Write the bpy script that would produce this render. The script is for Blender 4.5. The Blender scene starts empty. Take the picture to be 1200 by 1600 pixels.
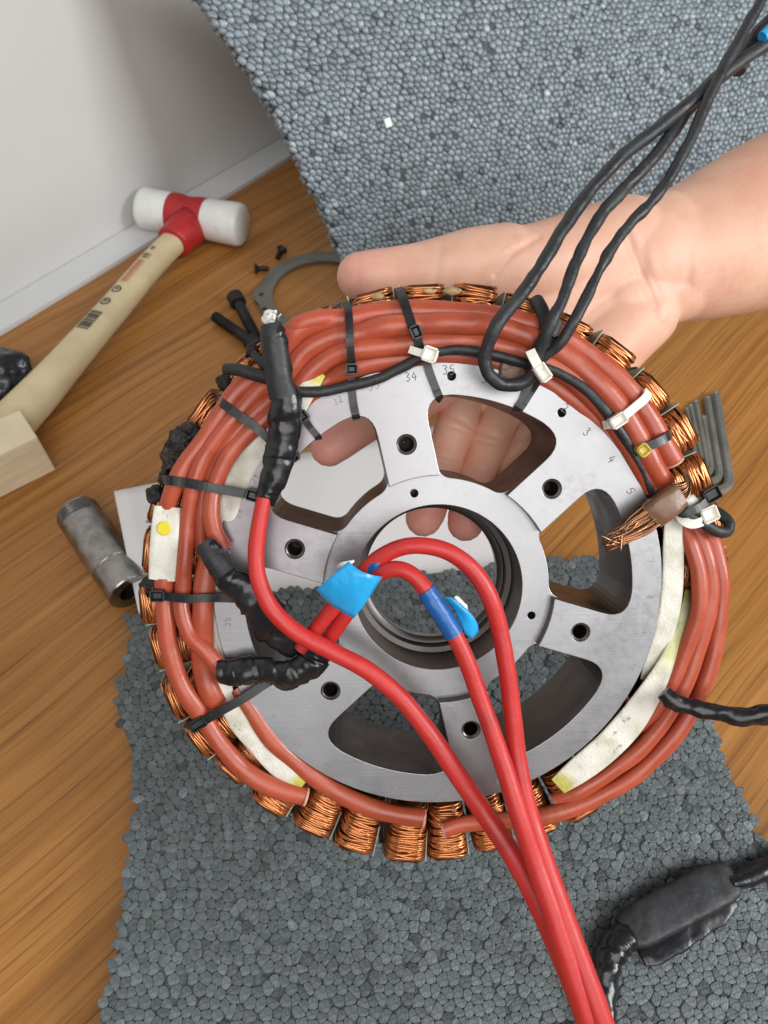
import bpy, bmesh, math, random
from mathutils import Vector, Matrix, noise
random.seed(7)
R = math.radians
scene = bpy.context.scene
col = scene.collection

# ------------------------------------------------------------------ camera
CAM_H, PITCH, FPX = 0.39, 55.0, 1200.0          # metres, degrees below the horizon, focal length in photo pixels
cam_d = bpy.data.cameras.new('camera')
cam_d.sensor_fit = 'VERTICAL'; cam_d.sensor_height = 36.0; cam_d.lens = 27.0
cam_d.clip_start = 0.01; cam_d.clip_end = 20.0
cam_d.dof.use_dof = True; cam_d.dof.focus_distance = 0.275; cam_d.dof.aperture_fstop = 19.0
cam = bpy.data.objects.new('camera', cam_d); col.objects.link(cam)
cam.location = (0, 0, CAM_H); cam.rotation_euler = (R(90 - PITCH), 0, 0)
scene.camera = cam

# ------------------------------------------------------------------ light
world = bpy.data.worlds.new('World'); scene.world = world; world.use_nodes = True
bg = world.node_tree.nodes['Background']
bg.inputs['Color'].default_value = (0.93, 0.96, 1.0, 1); bg.inputs['Strength'].default_value = 0.17

def area(name, loc, target, size, power, color):
    l = bpy.data.lights.new(name, 'AREA'); l.shape = 'RECTANGLE'; l.size = size[0]; l.size_y = size[1]
    l.energy = power; l.color = color
    o = bpy.data.objects.new(name, l); col.objects.link(o); o.location = loc
    o.rotation_euler = (Vector(target) - Vector(loc)).to_track_quat('-Z', 'Y').to_euler()
    return o
area('window_light', (0.22, -0.82, 1.25), (0.0, 0.30, 0.12), (1.3, 1.0), 16.5, (1.0, 0.985, 0.96))
area('side_window_light', (1.20, -0.15, 0.85), (-0.1, 0.5, 0.10), (0.6, 0.6), 19.0, (0.95, 0.98, 1.0))

vs = scene.view_settings
vs.view_transform = 'Standard'; vs.look = 'None'; vs.exposure = 0.0; vs.gamma = 1.0; vs.use_curve_mapping = False

# ------------------------------------------------------------------ photo geometry helpers
CAMP = Vector((0, 0, CAM_H))
FWD = Vector((0, math.cos(R(PITCH)), -math.sin(R(PITCH))))
UP = Vector((0, math.sin(R(PITCH)), math.cos(R(PITCH))))
RIGHT = Vector((1, 0, 0))
def ray(px, py): return RIGHT * ((px - 600) / FPX) + UP * ((800 - py) / FPX) + FWD
def W(px, py, Z): return CAMP + ray(px, py) * Z
def T(px, py, h=0.0):
    r = ray(px, py); return CAMP + r * ((h - CAM_H) / r.z)
def proj(p):
    d = Vector(p) - CAMP; z = d.dot(FWD)
    return 600 + FPX * d.dot(RIGHT) / z, 800 - FPX * d.dot(UP) / z, z

# ------------------------------------------------------------------ materials
MATS = {}
def new_mat(name):
    m = bpy.data.materials.new(name); m.use_nodes = True; MATS[name] = m
    return m, m.node_tree.nodes, m.node_tree.links, m.node_tree.nodes['Principled BSDF']
def pm(name, c, rough=0.5, metal=0.0, var=0.12, vscale=60, bump=0.0, bscale=300, spec=0.5, rvar=0.1,
       c2=None, c2scale=25, c2amt=(0.55, 0.75), sss=0.0, coat=0.0, detail=4, stretch=None, attr=None):
    m, N, L, b = new_mat(name)
    tc = N.new('ShaderNodeTexCoord'); src = tc.outputs['Object']
    if stretch:
        mp = N.new('ShaderNodeMapping'); mp.inputs['Scale'].default_value = stretch
        L.new(src, mp.inputs['Vector']); src = mp.outputs['Vector']
    n = N.new('ShaderNodeTexNoise'); n.inputs['Scale'].default_value = vscale; n.inputs['Detail'].default_value = detail
    L.new(src, n.inputs['Vector'])
    mr = N.new('ShaderNodeMapRange'); mr.inputs['From Min'].default_value = 0.3; mr.inputs['From Max'].default_value = 0.7
    mr.inputs['To Min'].default_value = 1 - var; mr.inputs['To Max'].default_value = 1 + var
    L.new(n.outputs['Fac'], mr.inputs['Value'])
    mx = N.new('ShaderNodeVectorMath'); mx.operation = 'SCALE'; mx.inputs[0].default_value = c[:3]
    L.new(mr.outputs['Result'], mx.inputs['Scale']); out = mx.outputs['Vector']
    if c2:
        n2 = N.new('ShaderNodeTexNoise'); n2.inputs['Scale'].default_value = c2scale; n2.inputs['Detail'].default_value = 6
        n2.inputs['Roughness'].default_value = 0.65
        L.new(src, n2.inputs['Vector'])
        m2 = N.new('ShaderNodeMapRange'); m2.inputs['From Min'].default_value = c2amt[0]; m2.inputs['From Max'].default_value = c2amt[1]
        L.new(n2.outputs['Fac'], m2.inputs['Value'])
        mix = N.new('ShaderNodeMix'); mix.data_type = 'RGBA'
        L.new(m2.outputs['Result'], mix.inputs['Factor']); L.new(out, mix.inputs['A']); mix.inputs['B'].default_value = (*c2, 1)
        out = mix.outputs['Result']
    if attr:
        a = N.new('ShaderNodeAttribute'); a.attribute_name = attr
        mu = N.new('ShaderNodeMix'); mu.data_type = 'RGBA'; mu.blend_type = 'MULTIPLY'; mu.inputs['Factor'].default_value = 1
        L.new(out, mu.inputs['A']); L.new(a.outputs['Color'], mu.inputs['B']); out = mu.outputs['Result']
    L.new(out, b.inputs['Base Color'])
    r2 = N.new('ShaderNodeMapRange'); r2.inputs['From Min'].default_value = 0.3; r2.inputs['From Max'].default_value = 0.7
    r2.inputs['To Min'].default_value = max(0.02, rough - rvar); r2.inputs['To Max'].default_value = min(1, rough + rvar)
    L.new(n.outputs['Fac'], r2.inputs['Value']); L.new(r2.outputs['Result'], b.inputs['Roughness'])
    b.inputs['Metallic'].default_value = metal; b.inputs['Specular IOR Level'].default_value = spec
    if coat: b.inputs['Coat Weight'].default_value = coat; b.inputs['Coat Roughness'].default_value = 0.2
    if sss:
        b.inputs['Subsurface Weight'].default_value = sss
        b.inputs['Subsurface Radius'].default_value = (1.0, 0.35, 0.2); b.inputs['Subsurface Scale'].default_value = 0.004
    if bump:
        nb = N.new('ShaderNodeTexNoise'); nb.inputs['Scale'].default_value = bscale; nb.inputs['Detail'].default_value = 3
        L.new(src, nb.inputs['Vector'])
        bp = N.new('ShaderNodeBump'); bp.inputs['Strength'].default_value = 1.0; bp.inputs['Distance'].default_value = bump
        L.new(nb.outputs['Fac'], bp.inputs['Height']); L.new(bp.outputs['Normal'], b.inputs['Normal'])
    return m

pm('tube_red', (0.40, 0.070, 0.032), 0.36, var=0.10, vscale=90, bump=0.00016, bscale=200, c2=(0.42, 0.19, 0.07), c2scale=75, c2amt=(0.60, 0.84), spec=0.55)
pm('tube_cut', (0.62, 0.30, 0.22), 0.7, var=0.2, vscale=700, bump=0.0004, bscale=900)
pm('cable_red', (0.52, 0.026, 0.023), 0.45, var=0.06, vscale=60, bump=0.00015, bscale=300, c2=(0.16, 0.02, 0.02), c2scale=34, c2amt=(0.58, 0.90))
pm('tape_black', (0.010, 0.010, 0.012), 0.27, var=0.25, vscale=80, bump=0.0008, bscale=95, rvar=0.08, c2=(0.05, 0.043, 0.038), c2scale=110, c2amt=(0.58, 0.8), detail=6)
pm('shrink_black', (0.017, 0.018, 0.020), 0.52, var=0.2, vscale=140, bump=0.0004, bscale=200, c2=(0.05, 0.05, 0.05), c2scale=120, c2amt=(0.62, 0.85))
pm('wire_black', (0.020, 0.021, 0.023), 0.50, var=0.25, vscale=80, bump=0.0010, bscale=120, c2=(0.045, 0.047, 0.05), c2scale=60, c2amt=(0.55, 0.8))
pm('tie_black', (0.012, 0.012, 0.013), 0.38, var=0.2, vscale=200)
pm('tie_white', (0.78, 0.75, 0.66), 0.42, var=0.06, vscale=200, sss=0.2)
pm('tie_resin', (0.55, 0.44, 0.06), 0.3, var=0.3, vscale=300)
pm('tape_blue', (0.018, 0.36, 0.74), 0.34, var=0.12, vscale=70, bump=0.0014, bscale=90)
pm('tape_blue_dark', (0.006, 0.10, 0.34), 0.36, var=0.15, vscale=90, bump=0.0005, bscale=180)
pm('fluff_white', (0.75, 0.74, 0.70), 0.8, var=0.12, vscale=300, bump=0.0006, bscale=500)
pm('burnt', (0.012, 0.011, 0.010), 0.6, var=0.5, vscale=200, bump=0.003, bscale=260, c2=(0.08, 0.03, 0.02), c2scale=150, c2amt=(0.55, 0.75))
pm('steel_dark', (0.07, 0.066, 0.064), 0.45, metal=0.7, var=0.2, vscale=120)
pm('shaded_wall', (0.115, 0.10, 0.09), 0.42, metal=0.85, var=0.2, vscale=90)
pm('bore_dark', (0.10, 0.095, 0.09), 0.4, metal=0.9, var=0.12, vscale=80)
pm('thread_black', (0.22, 0.21, 0.20), 0.35, metal=0.9, var=0.2)
pm('marker_faint', (0.24, 0.24, 0.27), 0.6, var=0.3, vscale=400)
pm('brown_heatshrink', (0.17, 0.085, 0.042), 0.33, var=0.15, vscale=100, bump=0.0005, bscale=150)
pm('lug_copper_dull', (0.33, 0.19, 0.11), 0.42, metal=0.85, var=0.3, vscale=300, c2=(0.10, 0.07, 0.05), c2scale=180)
pm('resin_tan', (0.40, 0.26, 0.12), 0.45, var=0.3, vscale=300)
pm('slot_paper', (0.36, 0.38, 0.29), 0.6, var=0.2, vscale=250, c2=(0.12, 0.13, 0.09), c2scale=200)
pm('magnet_brown', (0.17, 0.11, 0.08), 0.5, metal=0.3, var=0.3, vscale=260, bump=0.0008, bscale=300, c2=(0.42, 0.36, 0.30), c2scale=160)
pm('marker_ink', (0.10, 0.10, 0.125), 0.6, var=0.3, vscale=400)
pm('yellow_paint', (0.75, 0.62, 0.01), 0.5, var=0.1)
pm('ink_blue', (0.02, 0.20, 0.30), 0.6, var=0.2)
pm('paper', (0.80, 0.78, 0.77), 0.75, var=0.03, vscale=20)
pm('wall_white', (0.62, 0.615, 0.60), 0.6, var=0.02, vscale=8)
pm('trim_white', (0.64, 0.64, 0.64), 0.5, var=0.02, vscale=8)
pm('plastic_white', (0.80, 0.81, 0.78), 0.42, var=0.05, vscale=60, c2=(0.52, 0.51, 0.47), c2scale=70, c2amt=(0.55, 0.85))
pm('hammer_red', (0.42, 0.018, 0.020), 0.4, var=0.1, vscale=60, bump=0.0003, bscale=150)
pm('handle_wood', (0.62, 0.51, 0.31), 0.5, var=0.14, vscale=30, stretch=(1, 1, 1), c2=(0.40, 0.29, 0.15), c2scale=26, c2amt=(0.55, 0.8))
pm('block_wood', (0.74, 0.62, 0.42), 0.6, var=0.10, vscale=40, stretch=(1, 1, 6), c2=(0.48, 0.36, 0.20), c2scale=14, c2amt=(0.55, 0.8))
pm('print_black', (0.05, 0.05, 0.05), 0.6)
pm('print_red', (0.52, 0.12, 0.06), 0.6)
pm('sleeve_steel', (0.33, 0.32, 0.31), 0.28, metal=1.0, var=0.25, vscale=60, c2=(0.12, 0.11, 0.10), c2scale=50, c2amt=(0.5, 0.75))
pm('plate_steel', (0.19, 0.185, 0.165), 0.5, metal=0.5, var=0.10, vscale=60)
pm('bolt_black', (0.016, 0.016, 0.016), 0.45, var=0.2, metal=0.3)
pm('key_steel', (0.30, 0.305, 0.27), 0.42, metal=0.7, var=0.1)
pm('key_glint', (0.85, 0.84, 0.80), 0.25, metal=1.0)
pm('bag_black', (0.022, 0.024, 0.028), 0.22, var=0.3, vscale=60, bump=0.003, bscale=70, c2=(0.12, 0.13, 0.15), c2scale=40)
pm('foam_core', (0.070, 0.080, 0.083), 0.7, var=0.3, vscale=200, bump=0.003, bscale=260)
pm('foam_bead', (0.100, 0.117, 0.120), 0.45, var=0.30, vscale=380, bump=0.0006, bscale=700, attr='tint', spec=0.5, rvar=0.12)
pm('foam_skin_lit', (0.225, 0.265, 0.29), 0.24, var=0.16, vscale=420, bump=0.0004, bscale=600, attr='tint', spec=0.55, rvar=0.1)  # skin beads; the sheet's stronger light is painted into a lighter base
pm('bead_white', (0.85, 0.86, 0.86), 0.5)
pm('tooth_resin', (0.05, 0.04, 0.035), 0.5, var=0.4, vscale=200)

def copper(name, c, c2):
    m, N, L, b = new_mat(name)
    a = N.new('ShaderNodeAttribute'); a.attribute_name = 'tint'
    n = N.new('ShaderNodeTexNoise'); n.inputs['Scale'].default_value = 130; n.inputs['Detail'].default_value = 4
    tc = N.new('ShaderNodeTexCoord'); L.new(tc.outputs['Object'], n.inputs['Vector'])
    mr = N.new('ShaderNodeMapRange'); mr.inputs['From Min'].default_value = 0.42; mr.inputs['From Max'].default_value = 0.72
    L.new(n.outputs['Fac'], mr.inputs['Value'])
    mix = N.new('ShaderNodeMix'); mix.data_type = 'RGBA'; mix.inputs['A'].default_value = (*c, 1); mix.inputs['B'].default_value = (*c2, 1)
    L.new(mr.outputs['Result'], mix.inputs['Factor'])
    mu = N.new('ShaderNodeMix'); mu.data_type = 'RGBA'; mu.blend_type = 'MULTIPLY'; mu.inputs['Factor'].default_value = 1
    L.new(mix.outputs['Result'], mu.inputs['A']); L.new(a.outputs['Color'], mu.inputs['B'])
    L.new(mu.outputs['Result'], b.inputs['Base Color'])
    b.inputs['Metallic'].default_value = 0.85; b.inputs['Roughness'].default_value = 0.30
    b.inputs['Coat Weight'].default_value = 0.35; b.inputs['Coat Roughness'].default_value = 0.12
    return m
copper('copper_wire', (0.66, 0.27, 0.105), (0.50, 0.19, 0.06))
copper('strand_copper', (0.55, 0.27, 0.14), (0.30, 0.18, 0.10))

def brushed():
    m, N, L, b = new_mat('machined_aluminium')
    tc = N.new('ShaderNodeTexCoord')
    n = N.new('ShaderNodeTexNoise'); n.inputs['Scale'].default_value = 55; n.inputs['Detail'].default_value = 6; n.inputs['Roughness'].default_value = 0.6
    L.new(tc.outputs['Object'], n.inputs['Vector'])
    cr = N.new('ShaderNodeValToRGB'); e = cr.color_ramp.elements
    e[0].position = 0.32; e[0].color = (0.285, 0.283, 0.292, 1); e[1].position = 0.68; e[1].color = (0.345, 0.345, 0.354, 1)
    L.new(n.outputs['Fac'], cr.inputs['Fac'])
    # greyish handling stains
    n2 = N.new('ShaderNodeTexNoise'); n2.inputs['Scale'].default_value = 260; n2.inputs['Detail'].default_value = 5; n2.inputs['Roughness'].default_value = 0.7
    L.new(tc.outputs['Object'], n2.inputs['Vector'])
    n3 = N.new('ShaderNodeTexNoise'); n3.inputs['Scale'].default_value = 22; L.new(tc.outputs['Object'], n3.inputs['Vector'])
    ml = N.new('ShaderNodeMath'); ml.operation = 'MULTIPLY'; L.new(n2.outputs['Fac'], ml.inputs[0]); L.new(n3.outputs['Fac'], ml.inputs[1])
    mr = N.new('ShaderNodeMapRange'); mr.inputs['From Min'].default_value = 0.27; mr.inputs['From Max'].default_value = 0.44; mr.inputs['To Max'].default_value = 0.4
    L.new(ml.outputs[0], mr.inputs['Value'])
    mix = N.new('ShaderNodeMix'); mix.data_type = 'RGBA'; L.new(mr.outputs['Result'], mix.inputs['Factor'])
    L.new(cr.outputs['Color'], mix.inputs['A']); mix.inputs['B'].default_value = (0.15, 0.14, 0.15, 1)
    L.new(mix.outputs['Result'], b.inputs['Base Color'])
    dv = N.new('ShaderNodeVectorMath'); dv.operation = 'DISTANCE'; L.new(tc.outputs['Object'], dv.inputs[0]); dv.inputs[1].default_value = (-0.075, 0.045, 0)  # purplish upper-left patch painted in for the darker side of the sheen
    dm = N.new('ShaderNodeMapRange'); dm.inputs['From Min'].default_value = 0.075; dm.inputs['From Max'].default_value = 0.02; dm.inputs['To Max'].default_value = 1.3; L.new(dv.outputs['Value'], dm.inputs['Value'])
    dn = N.new('ShaderNodeMath'); dn.operation = 'MULTIPLY'; dn.use_clamp = True; L.new(dm.outputs['Result'], dn.inputs[0]); L.new(n.outputs['Fac'], dn.inputs[1])
    st = N.new('ShaderNodeMix'); st.data_type = 'RGBA'; L.new(dn.outputs[0], st.inputs['Factor']); L.new(mix.outputs['Result'], st.inputs['A']); st.inputs['B'].default_value = (0.135, 0.10, 0.11, 1)
    L.new(st.outputs['Result'], b.inputs['Base Color'])
    b.inputs['Metallic'].default_value = 0.92
    r = N.new('ShaderNodeMapRange'); r.inputs['To Min'].default_value = 0.34; r.inputs['To Max'].default_value = 0.46
    L.new(n.outputs['Fac'], r.inputs['Value']); L.new(r.outputs['Result'], b.inputs['Roughness'])
    # fine scratches
    mp = N.new('ShaderNodeMapping'); mp.inputs['Rotation'].default_value = (0, 0, 0.7); mp.inputs['Scale'].default_value = (40, 2600, 40)
    L.new(tc.outputs['Object'], mp.inputs['Vector'])
    ns = N.new('ShaderNodeTexNoise'); ns.inputs['Scale'].default_value = 1.0; L.new(mp.outputs['Vector'], ns.inputs['Vector'])
    bp = N.new('ShaderNodeBump'); bp.inputs['Distance'].default_value = 0.00003; bp.inputs['Strength'].default_value = 0.8
    L.new(ns.outputs['Fac'], bp.inputs['Height']); L.new(bp.outputs['Normal'], b.inputs['Normal'])
brushed()

def woven(name, base, dark):
    m, N, L, b = new_mat(name)
    tc = N.new('ShaderNodeTexCoord')
    vo = N.new('ShaderNodeTexVoronoi'); vo.inputs['Scale'].default_value = 1100; L.new(tc.outputs['Object'], vo.inputs['Vector'])
    n = N.new('ShaderNodeTexNoise'); n.inputs['Scale'].default_value = 120; n.inputs['Detail'].default_value = 5; L.new(tc.outputs['Object'], n.inputs['Vector'])
    a = N.new('ShaderNodeAttribute'); a.attribute_name = 'tint'
    mr = N.new('ShaderNodeMapRange'); mr.inputs['From Min'].default_value = 0.42; mr.inputs['From Max'].default_value = 0.66; mr.inputs['To Max'].default_value = 0.8
    L.new(n.outputs['Fac'], mr.inputs['Value'])
    mix = N.new('ShaderNodeMix'); mix.data_type = 'RGBA'; mix.inputs['A'].default_value = (*base, 1); mix.inputs['B'].default_value = (*dark, 1)
    L.new(mr.outputs['Result'], mix.inputs['Factor'])
    mu = N.new('ShaderNodeMix'); mu.data_type = 'RGBA'; mu.blend_type = 'MULTIPLY'; mu.inputs['Factor'].default_value = 1
    L.new(mix.outputs['Result'], mu.inputs['A']); L.new(a.outputs['Color'], mu.inputs['B'])
    # blue-green ink flecks printed on the sleeve
    n2 = N.new('ShaderNodeTexNoise'); n2.inputs['Scale'].default_value = 85; n2.inputs['Detail'].default_value = 5; n2.inputs['Roughness'].default_value = 0.8
    L.new(tc.outputs['Object'], n2.inputs['Vector'])
    m2 = N.new('ShaderNodeMapRange'); m2.inputs['From Min'].default_value = 0.605; m2.inputs['From Max'].default_value = 0.66; m2.inputs['To Max'].default_value = 0.8
    L.new(n2.outputs['Fac'], m2.inputs['Value'])
    mx2 = N.new('ShaderNodeMix'); mx2.data_type = 'RGBA'; L.new(m2.outputs['Result'], mx2.inputs['Factor'])
    L.new(mu.outputs['Result'], mx2.inputs['A']); mx2.inputs['B'].default_value = (0.05, 0.22, 0.26, 1)
    L.new(mx2.outputs['Result'], b.inputs['Base Color'])
    b.inputs['Roughness'].default_value = 0.65
    bp = N.new('ShaderNodeBump'); bp.inputs['Distance'].default_value = 0.00012; L.new(vo.outputs['Distance'], bp.inputs['Height'])
    L.new(bp.outputs['Normal'], b.inputs['Normal'])
woven('sleeve_white', (0.74, 0.72, 0.64), (0.48, 0.46, 0.35))

def skin():
    m, N, L, b = new_mat('skin')
    tc = N.new('ShaderNodeTexCoord')
    n = N.new('ShaderNodeTexNoise'); n.inputs['Scale'].default_value = 28; n.inputs['Detail'].default_value = 5; L.new(tc.outputs['Object'], n.inputs['Vector'])
    cr = N.new('ShaderNodeValToRGB'); e = cr.color_ramp.elements
    e[0].position = 0.3; e[0].color = (0.60, 0.355, 0.245, 1); e[1].position = 0.7; e[1].color = (0.70, 0.47, 0.335, 1)
    L.new(n.outputs['Fac'], cr.inputs['Fac'])
    nbl = N.new('ShaderNodeTexNoise'); nbl.inputs['Scale'].default_value = 75; nbl.inputs['Detail'].default_value = 7; nbl.inputs['Roughness'].default_value = 0.65; L.new(tc.outputs['Object'], nbl.inputs['Vector'])
    mbl = N.new('ShaderNodeMapRange'); mbl.inputs['From Min'].default_value = 0.48; mbl.inputs['From Max'].default_value = 0.72; mbl.inputs['To Max'].default_value = 0.55; L.new(nbl.outputs['Fac'], mbl.inputs['Value'])
    xb = N.new('ShaderNodeMix'); xb.data_type = 'RGBA'; L.new(mbl.outputs['Result'], xb.inputs['Factor']); L.new(cr.outputs['Color'], xb.inputs['A']); xb.inputs['B'].default_value = (0.60, 0.29, 0.22, 1)
    a = N.new('ShaderNodeAttribute'); a.attribute_name = 'tint'
    mu = N.new('ShaderNodeMix'); mu.data_type = 'RGBA'; mu.blend_type = 'MULTIPLY'; mu.inputs['Factor'].default_value = 1
    L.new(xb.outputs['Result'], mu.inputs['A']); L.new(a.outputs['Color'], mu.inputs['B'])
    L.new(mu.outputs['Result'], b.inputs['Base Color'])
    b.inputs['Roughness'].default_value = 0.52; b.inputs['Subsurface Weight'].default_value = 0.2
    b.inputs['Subsurface Radius'].default_value = (1.0, 0.4, 0.22); b.inputs['Subsurface Scale'].default_value = 0.004
    v = N.new('ShaderNodeTexVoronoi'); v.inputs['Scale'].default_value = 900; L.new(tc.outputs['Object'], v.inputs['Vector'])
    bp = N.new('ShaderNodeBump'); bp.inputs['Distance'].default_value = 0.00006; L.new(v.outputs['Distance'], bp.inputs['Height'])
    L.new(bp.outputs['Normal'], b.inputs['Normal'])
skin()

def veneer(angle):
    m, N, L, b = new_mat('table_veneer')
    tc = N.new('ShaderNodeTexCoord')
    rot = N.new('ShaderNodeMapping'); rot.vector_type = 'POINT'; rot.inputs['Rotation'].default_value = (0, 0, -angle)
    L.new(tc.outputs['Object'], rot.inputs['Vector'])
    # slow warp so the grain wanders
    wn = N.new('ShaderNodeTexNoise'); wn.inputs['Scale'].default_value = 3.5; wn.inputs['Detail'].default_value = 2; L.new(rot.outputs['Vector'], wn.inputs['Vector'])
    wv = N.new('ShaderNodeVectorMath'); wv.operation = 'MULTIPLY_ADD'; L.new(wn.outputs['Color'], wv.inputs[0])
    wv.inputs[1].default_value = (0.0, 0.03, 0.0); L.new(rot.outputs['Vector'], wv.inputs[2])
    def grain(sx, sy, detail=3):
        mp = N.new('ShaderNodeMapping'); mp.inputs['Scale'].default_value = (sx, sy, 1); L.new(wv.outputs['Vector'], mp.inputs['Vector'])
        n = N.new('ShaderNodeTexNoise'); n.inputs['Scale'].default_value = 1; n.inputs['Detail'].default_value = detail; n.inputs['Roughness'].default_value = 0.6
        L.new(mp.outputs['Vector'], n.inputs['Vector']); return n.outputs['Fac']
    g1, g2, g3 = grain(1.8, 170), grain(9, 620, 2), grain(0.9, 42)
    cr = N.new('ShaderNodeValToRGB'); e = cr.color_ramp.elements
    e[0].position = 0.33; e[0].color = (0.25, 0.10, 0.022, 1); e[1].position = 0.66; e[1].color = (0.44, 0.205, 0.055, 1)
    k = e.new(0.5); k.color = (0.36, 0.155, 0.036, 1)
    ad = N.new('ShaderNodeMath'); ad.operation = 'MULTIPLY_ADD'; L.new(g1, ad.inputs[0]); ad.inputs[1].default_value = 0.65
    m3 = N.new('ShaderNodeMath'); m3.operation = 'MULTIPLY'; L.new(g3, m3.inputs[0]); m3.inputs[1].default_value = 0.35
    L.new(m3.outputs[0], ad.inputs[2]); L.new(ad.outputs[0], cr.inputs['Fac'])
    # thin dark pores along the grain
    mr = N.new('ShaderNodeMapRange'); mr.inputs['From Min'].default_value = 0.55; mr.inputs['From Max'].default_value = 0.70; mr.inputs['To Max'].default_value = 0.68
    L.new(g2, mr.inputs['Value'])
    # broad dark cathedral lines
    g4 = grain(1.3, 230, 1)
    m4 = N.new('ShaderNodeMapRange'); m4.inputs['From Min'].default_value = 0.62; m4.inputs['From Max'].default_value = 0.70; m4.inputs['To Max'].default_value = 0.38
    L.new(g4, m4.inputs['Value'])
    mxx = N.new('ShaderNodeMath'); mxx.operation = 'MAXIMUM'; L.new(mr.outputs['Result'], mxx.inputs[0]); L.new(m4.outputs['Result'], mxx.inputs[1])
    mix = N.new('ShaderNodeMix'); mix.data_type = 'RGBA'; L.new(mxx.outputs[0], mix.inputs['Factor'])
    L.new(cr.outputs['Color'], mix.inputs['A']); mix.inputs['B'].default_value = (0.10, 0.036, 0.010, 1)
    L.new(mix.outputs['Result'], b.inputs['Base Color'])
    b.inputs['Roughness'].default_value = 0.42; b.inputs['Specular IOR Level'].default_value = 0.4
    bp = N.new('ShaderNodeBump'); bp.inputs['Distance'].default_value = 0.0001; L.new(g2, bp.inputs['Height']); L.new(bp.outputs['Normal'], b.inputs['Normal'])

# ------------------------------------------------------------------ mesh helpers
def mesh_obj(name, verts, faces, mat, parent=None, smooth=True, tint=None, edges=()):
    me = bpy.data.meshes.new(name)
    me.from_pydata([tuple(v) for v in verts], list(edges), faces)
    if smooth: me.polygons.foreach_set('use_smooth', [True] * len(me.polygons))
    if tint is not None: set_tint(me, tint)
    me.materials.append(MATS[mat] if isinstance(mat, str) else mat)
    me.update()
    o = bpy.data.objects.new(name, me); col.objects.link(o)
    if parent: o.parent = parent
    return o
def set_tint(me, tint):
    a = me.color_attributes.new('tint', 'FLOAT_COLOR', 'POINT')
    flat = []
    for t in tint: flat += [t[0], t[1], t[2], 1.0]
    a.data.foreach_set('color', flat)
def tag(o, label, cat=None, group=None, kind=None):
    if label: o['label'] = label
    if cat: o['category'] = cat
    if group: o['group'] = group
    if kind: o['kind'] = kind
    return o
def empty(name, loc, label, cat, group=None):
    o = bpy.data.objects.new(name, None); o.empty_display_size = 0.02; col.objects.link(o)
    o.location = loc; return tag(o, label, cat, group)

class MB:
    def __init__(s): s.v = []; s.f = []; s.t = []
    def add(s, v, f, tint=(1, 1, 1)):
        k = len(s.v); s.v += [Vector(p) for p in v]; s.f += [tuple(i + k for i in q) for q in f]
        s.t += [tint] * len(v) if not isinstance(tint, list) else tint
    def build(s, name, mat, parent=None, smooth=True, tint=False, off=None):
        if off is not None: s.v = [p - off for p in s.v]
        return mesh_obj(name, s.v, s.f, mat, parent, smooth, s.t if tint else None)

def spline(pts, per=6, closed=False):
    """Catmull-Rom through tuples (any dimension)."""
    n = len(pts); out = []
    P = [list(p) for p in pts]
    rng = n if closed else n - 1
    for i in range(rng):
        p0 = P[(i - 1) % n] if (closed or i > 0) else [2 * a - b for a, b in zip(P[0], P[1])]
        p1 = P[i]; p2 = P[(i + 1) % n]
        p3 = P[(i + 2) % n] if (closed or i + 2 < n) else [2 * a - b for a, b in zip(P[-1], P[-2])]
        for k in range(per):
            t = k / per
            out.append([0.5 * ((2 * b) + (c - a) * t + (2 * a - 5 * b + 4 * c - d) * t * t + (3 * b - a - 3 * c + d) * t ** 3)
                        for a, b, c, d in zip(p0, p1, p2, p3)])
    if not closed: out.append(P[-1])
    return out

def sweep(path, wa, wb, n=12, up=Vector((0, 0, 1)), caps=True, rect=False, wob=0.0, wfreq=120, seed=0.0, pw=1.0, wrap=0, wamp=0.0):
    """path: Vectors, wa: half width across (perp. to up), wb: half height along up. Returns verts, faces."""
    V = []; F = []; m = len(path)
    if not hasattr(wa, '__len__'): wa = [wa] * m
    if not hasattr(wb, '__len__'): wb = [wb] * m
    side_prev = None
    for i, p in enumerate(path):
        t = (path[min(i + 1, m - 1)] - path[max(i - 1, 0)])
        t = t.normalized() if t.length > 1e-9 else Vector((1, 0, 0))
        s = t.cross(up)
        if s.length < 0.15 and side_prev is not None: s = side_prev - t * side_prev.dot(t)
        if s.length < 1e-6: s = t.orthogonal()
        s.normalize()
        if side_prev is not None and s.dot(side_prev) < -0.3: s = -s
        side_prev = s; u = s.cross(t).normalized()
        if rect:
            prof = [(-1, -1), (1, -1), (1, 1), (-1, 1)]
        else:
            prof = []
            for k in range(n):
                a = 2 * math.pi * k / n; c, d = math.cos(a), math.sin(a)
                if pw != 1.0:
                    c = math.copysign(abs(c) ** pw, c); d = math.copysign(abs(d) ** pw, d)
                prof.append((c, d))
        for kk, (c, d) in enumerate(prof):
            g_ = 1.0
            if wrap:
                ph = (i / m * wrap + kk / len(prof) + 0.25 * noise.noise(Vector((i * .15, seed, 0)))) % 1.0
                g_ = 1.0 + wamp * (ph if ph < .9 else (1 - ph) * 9)
            q = p + s * (c * wa[i] * g_) + u * (d * wb[i] * g_)
            if wob:
                w = noise.noise(q * wfreq + Vector((seed, seed * 1.7, 0)))
                w += 0.5 * noise.noise(q * wfreq * 2.3 + Vector((seed, 0, seed)))
                q = q + (q - p).normalized() * (w * wob)
            V.append(q)
    k = len(prof)
    for i in range(m - 1):
        for j in range(k):
            a = i * k + j; b = i * k + (j + 1) % k
            F.append((a, b, b + k, a + k))
    if caps:
        F.append(tuple(range(k))[::-1]); F.append(tuple((m - 1) * k + j for j in range(k)))
    return V, F

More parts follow.
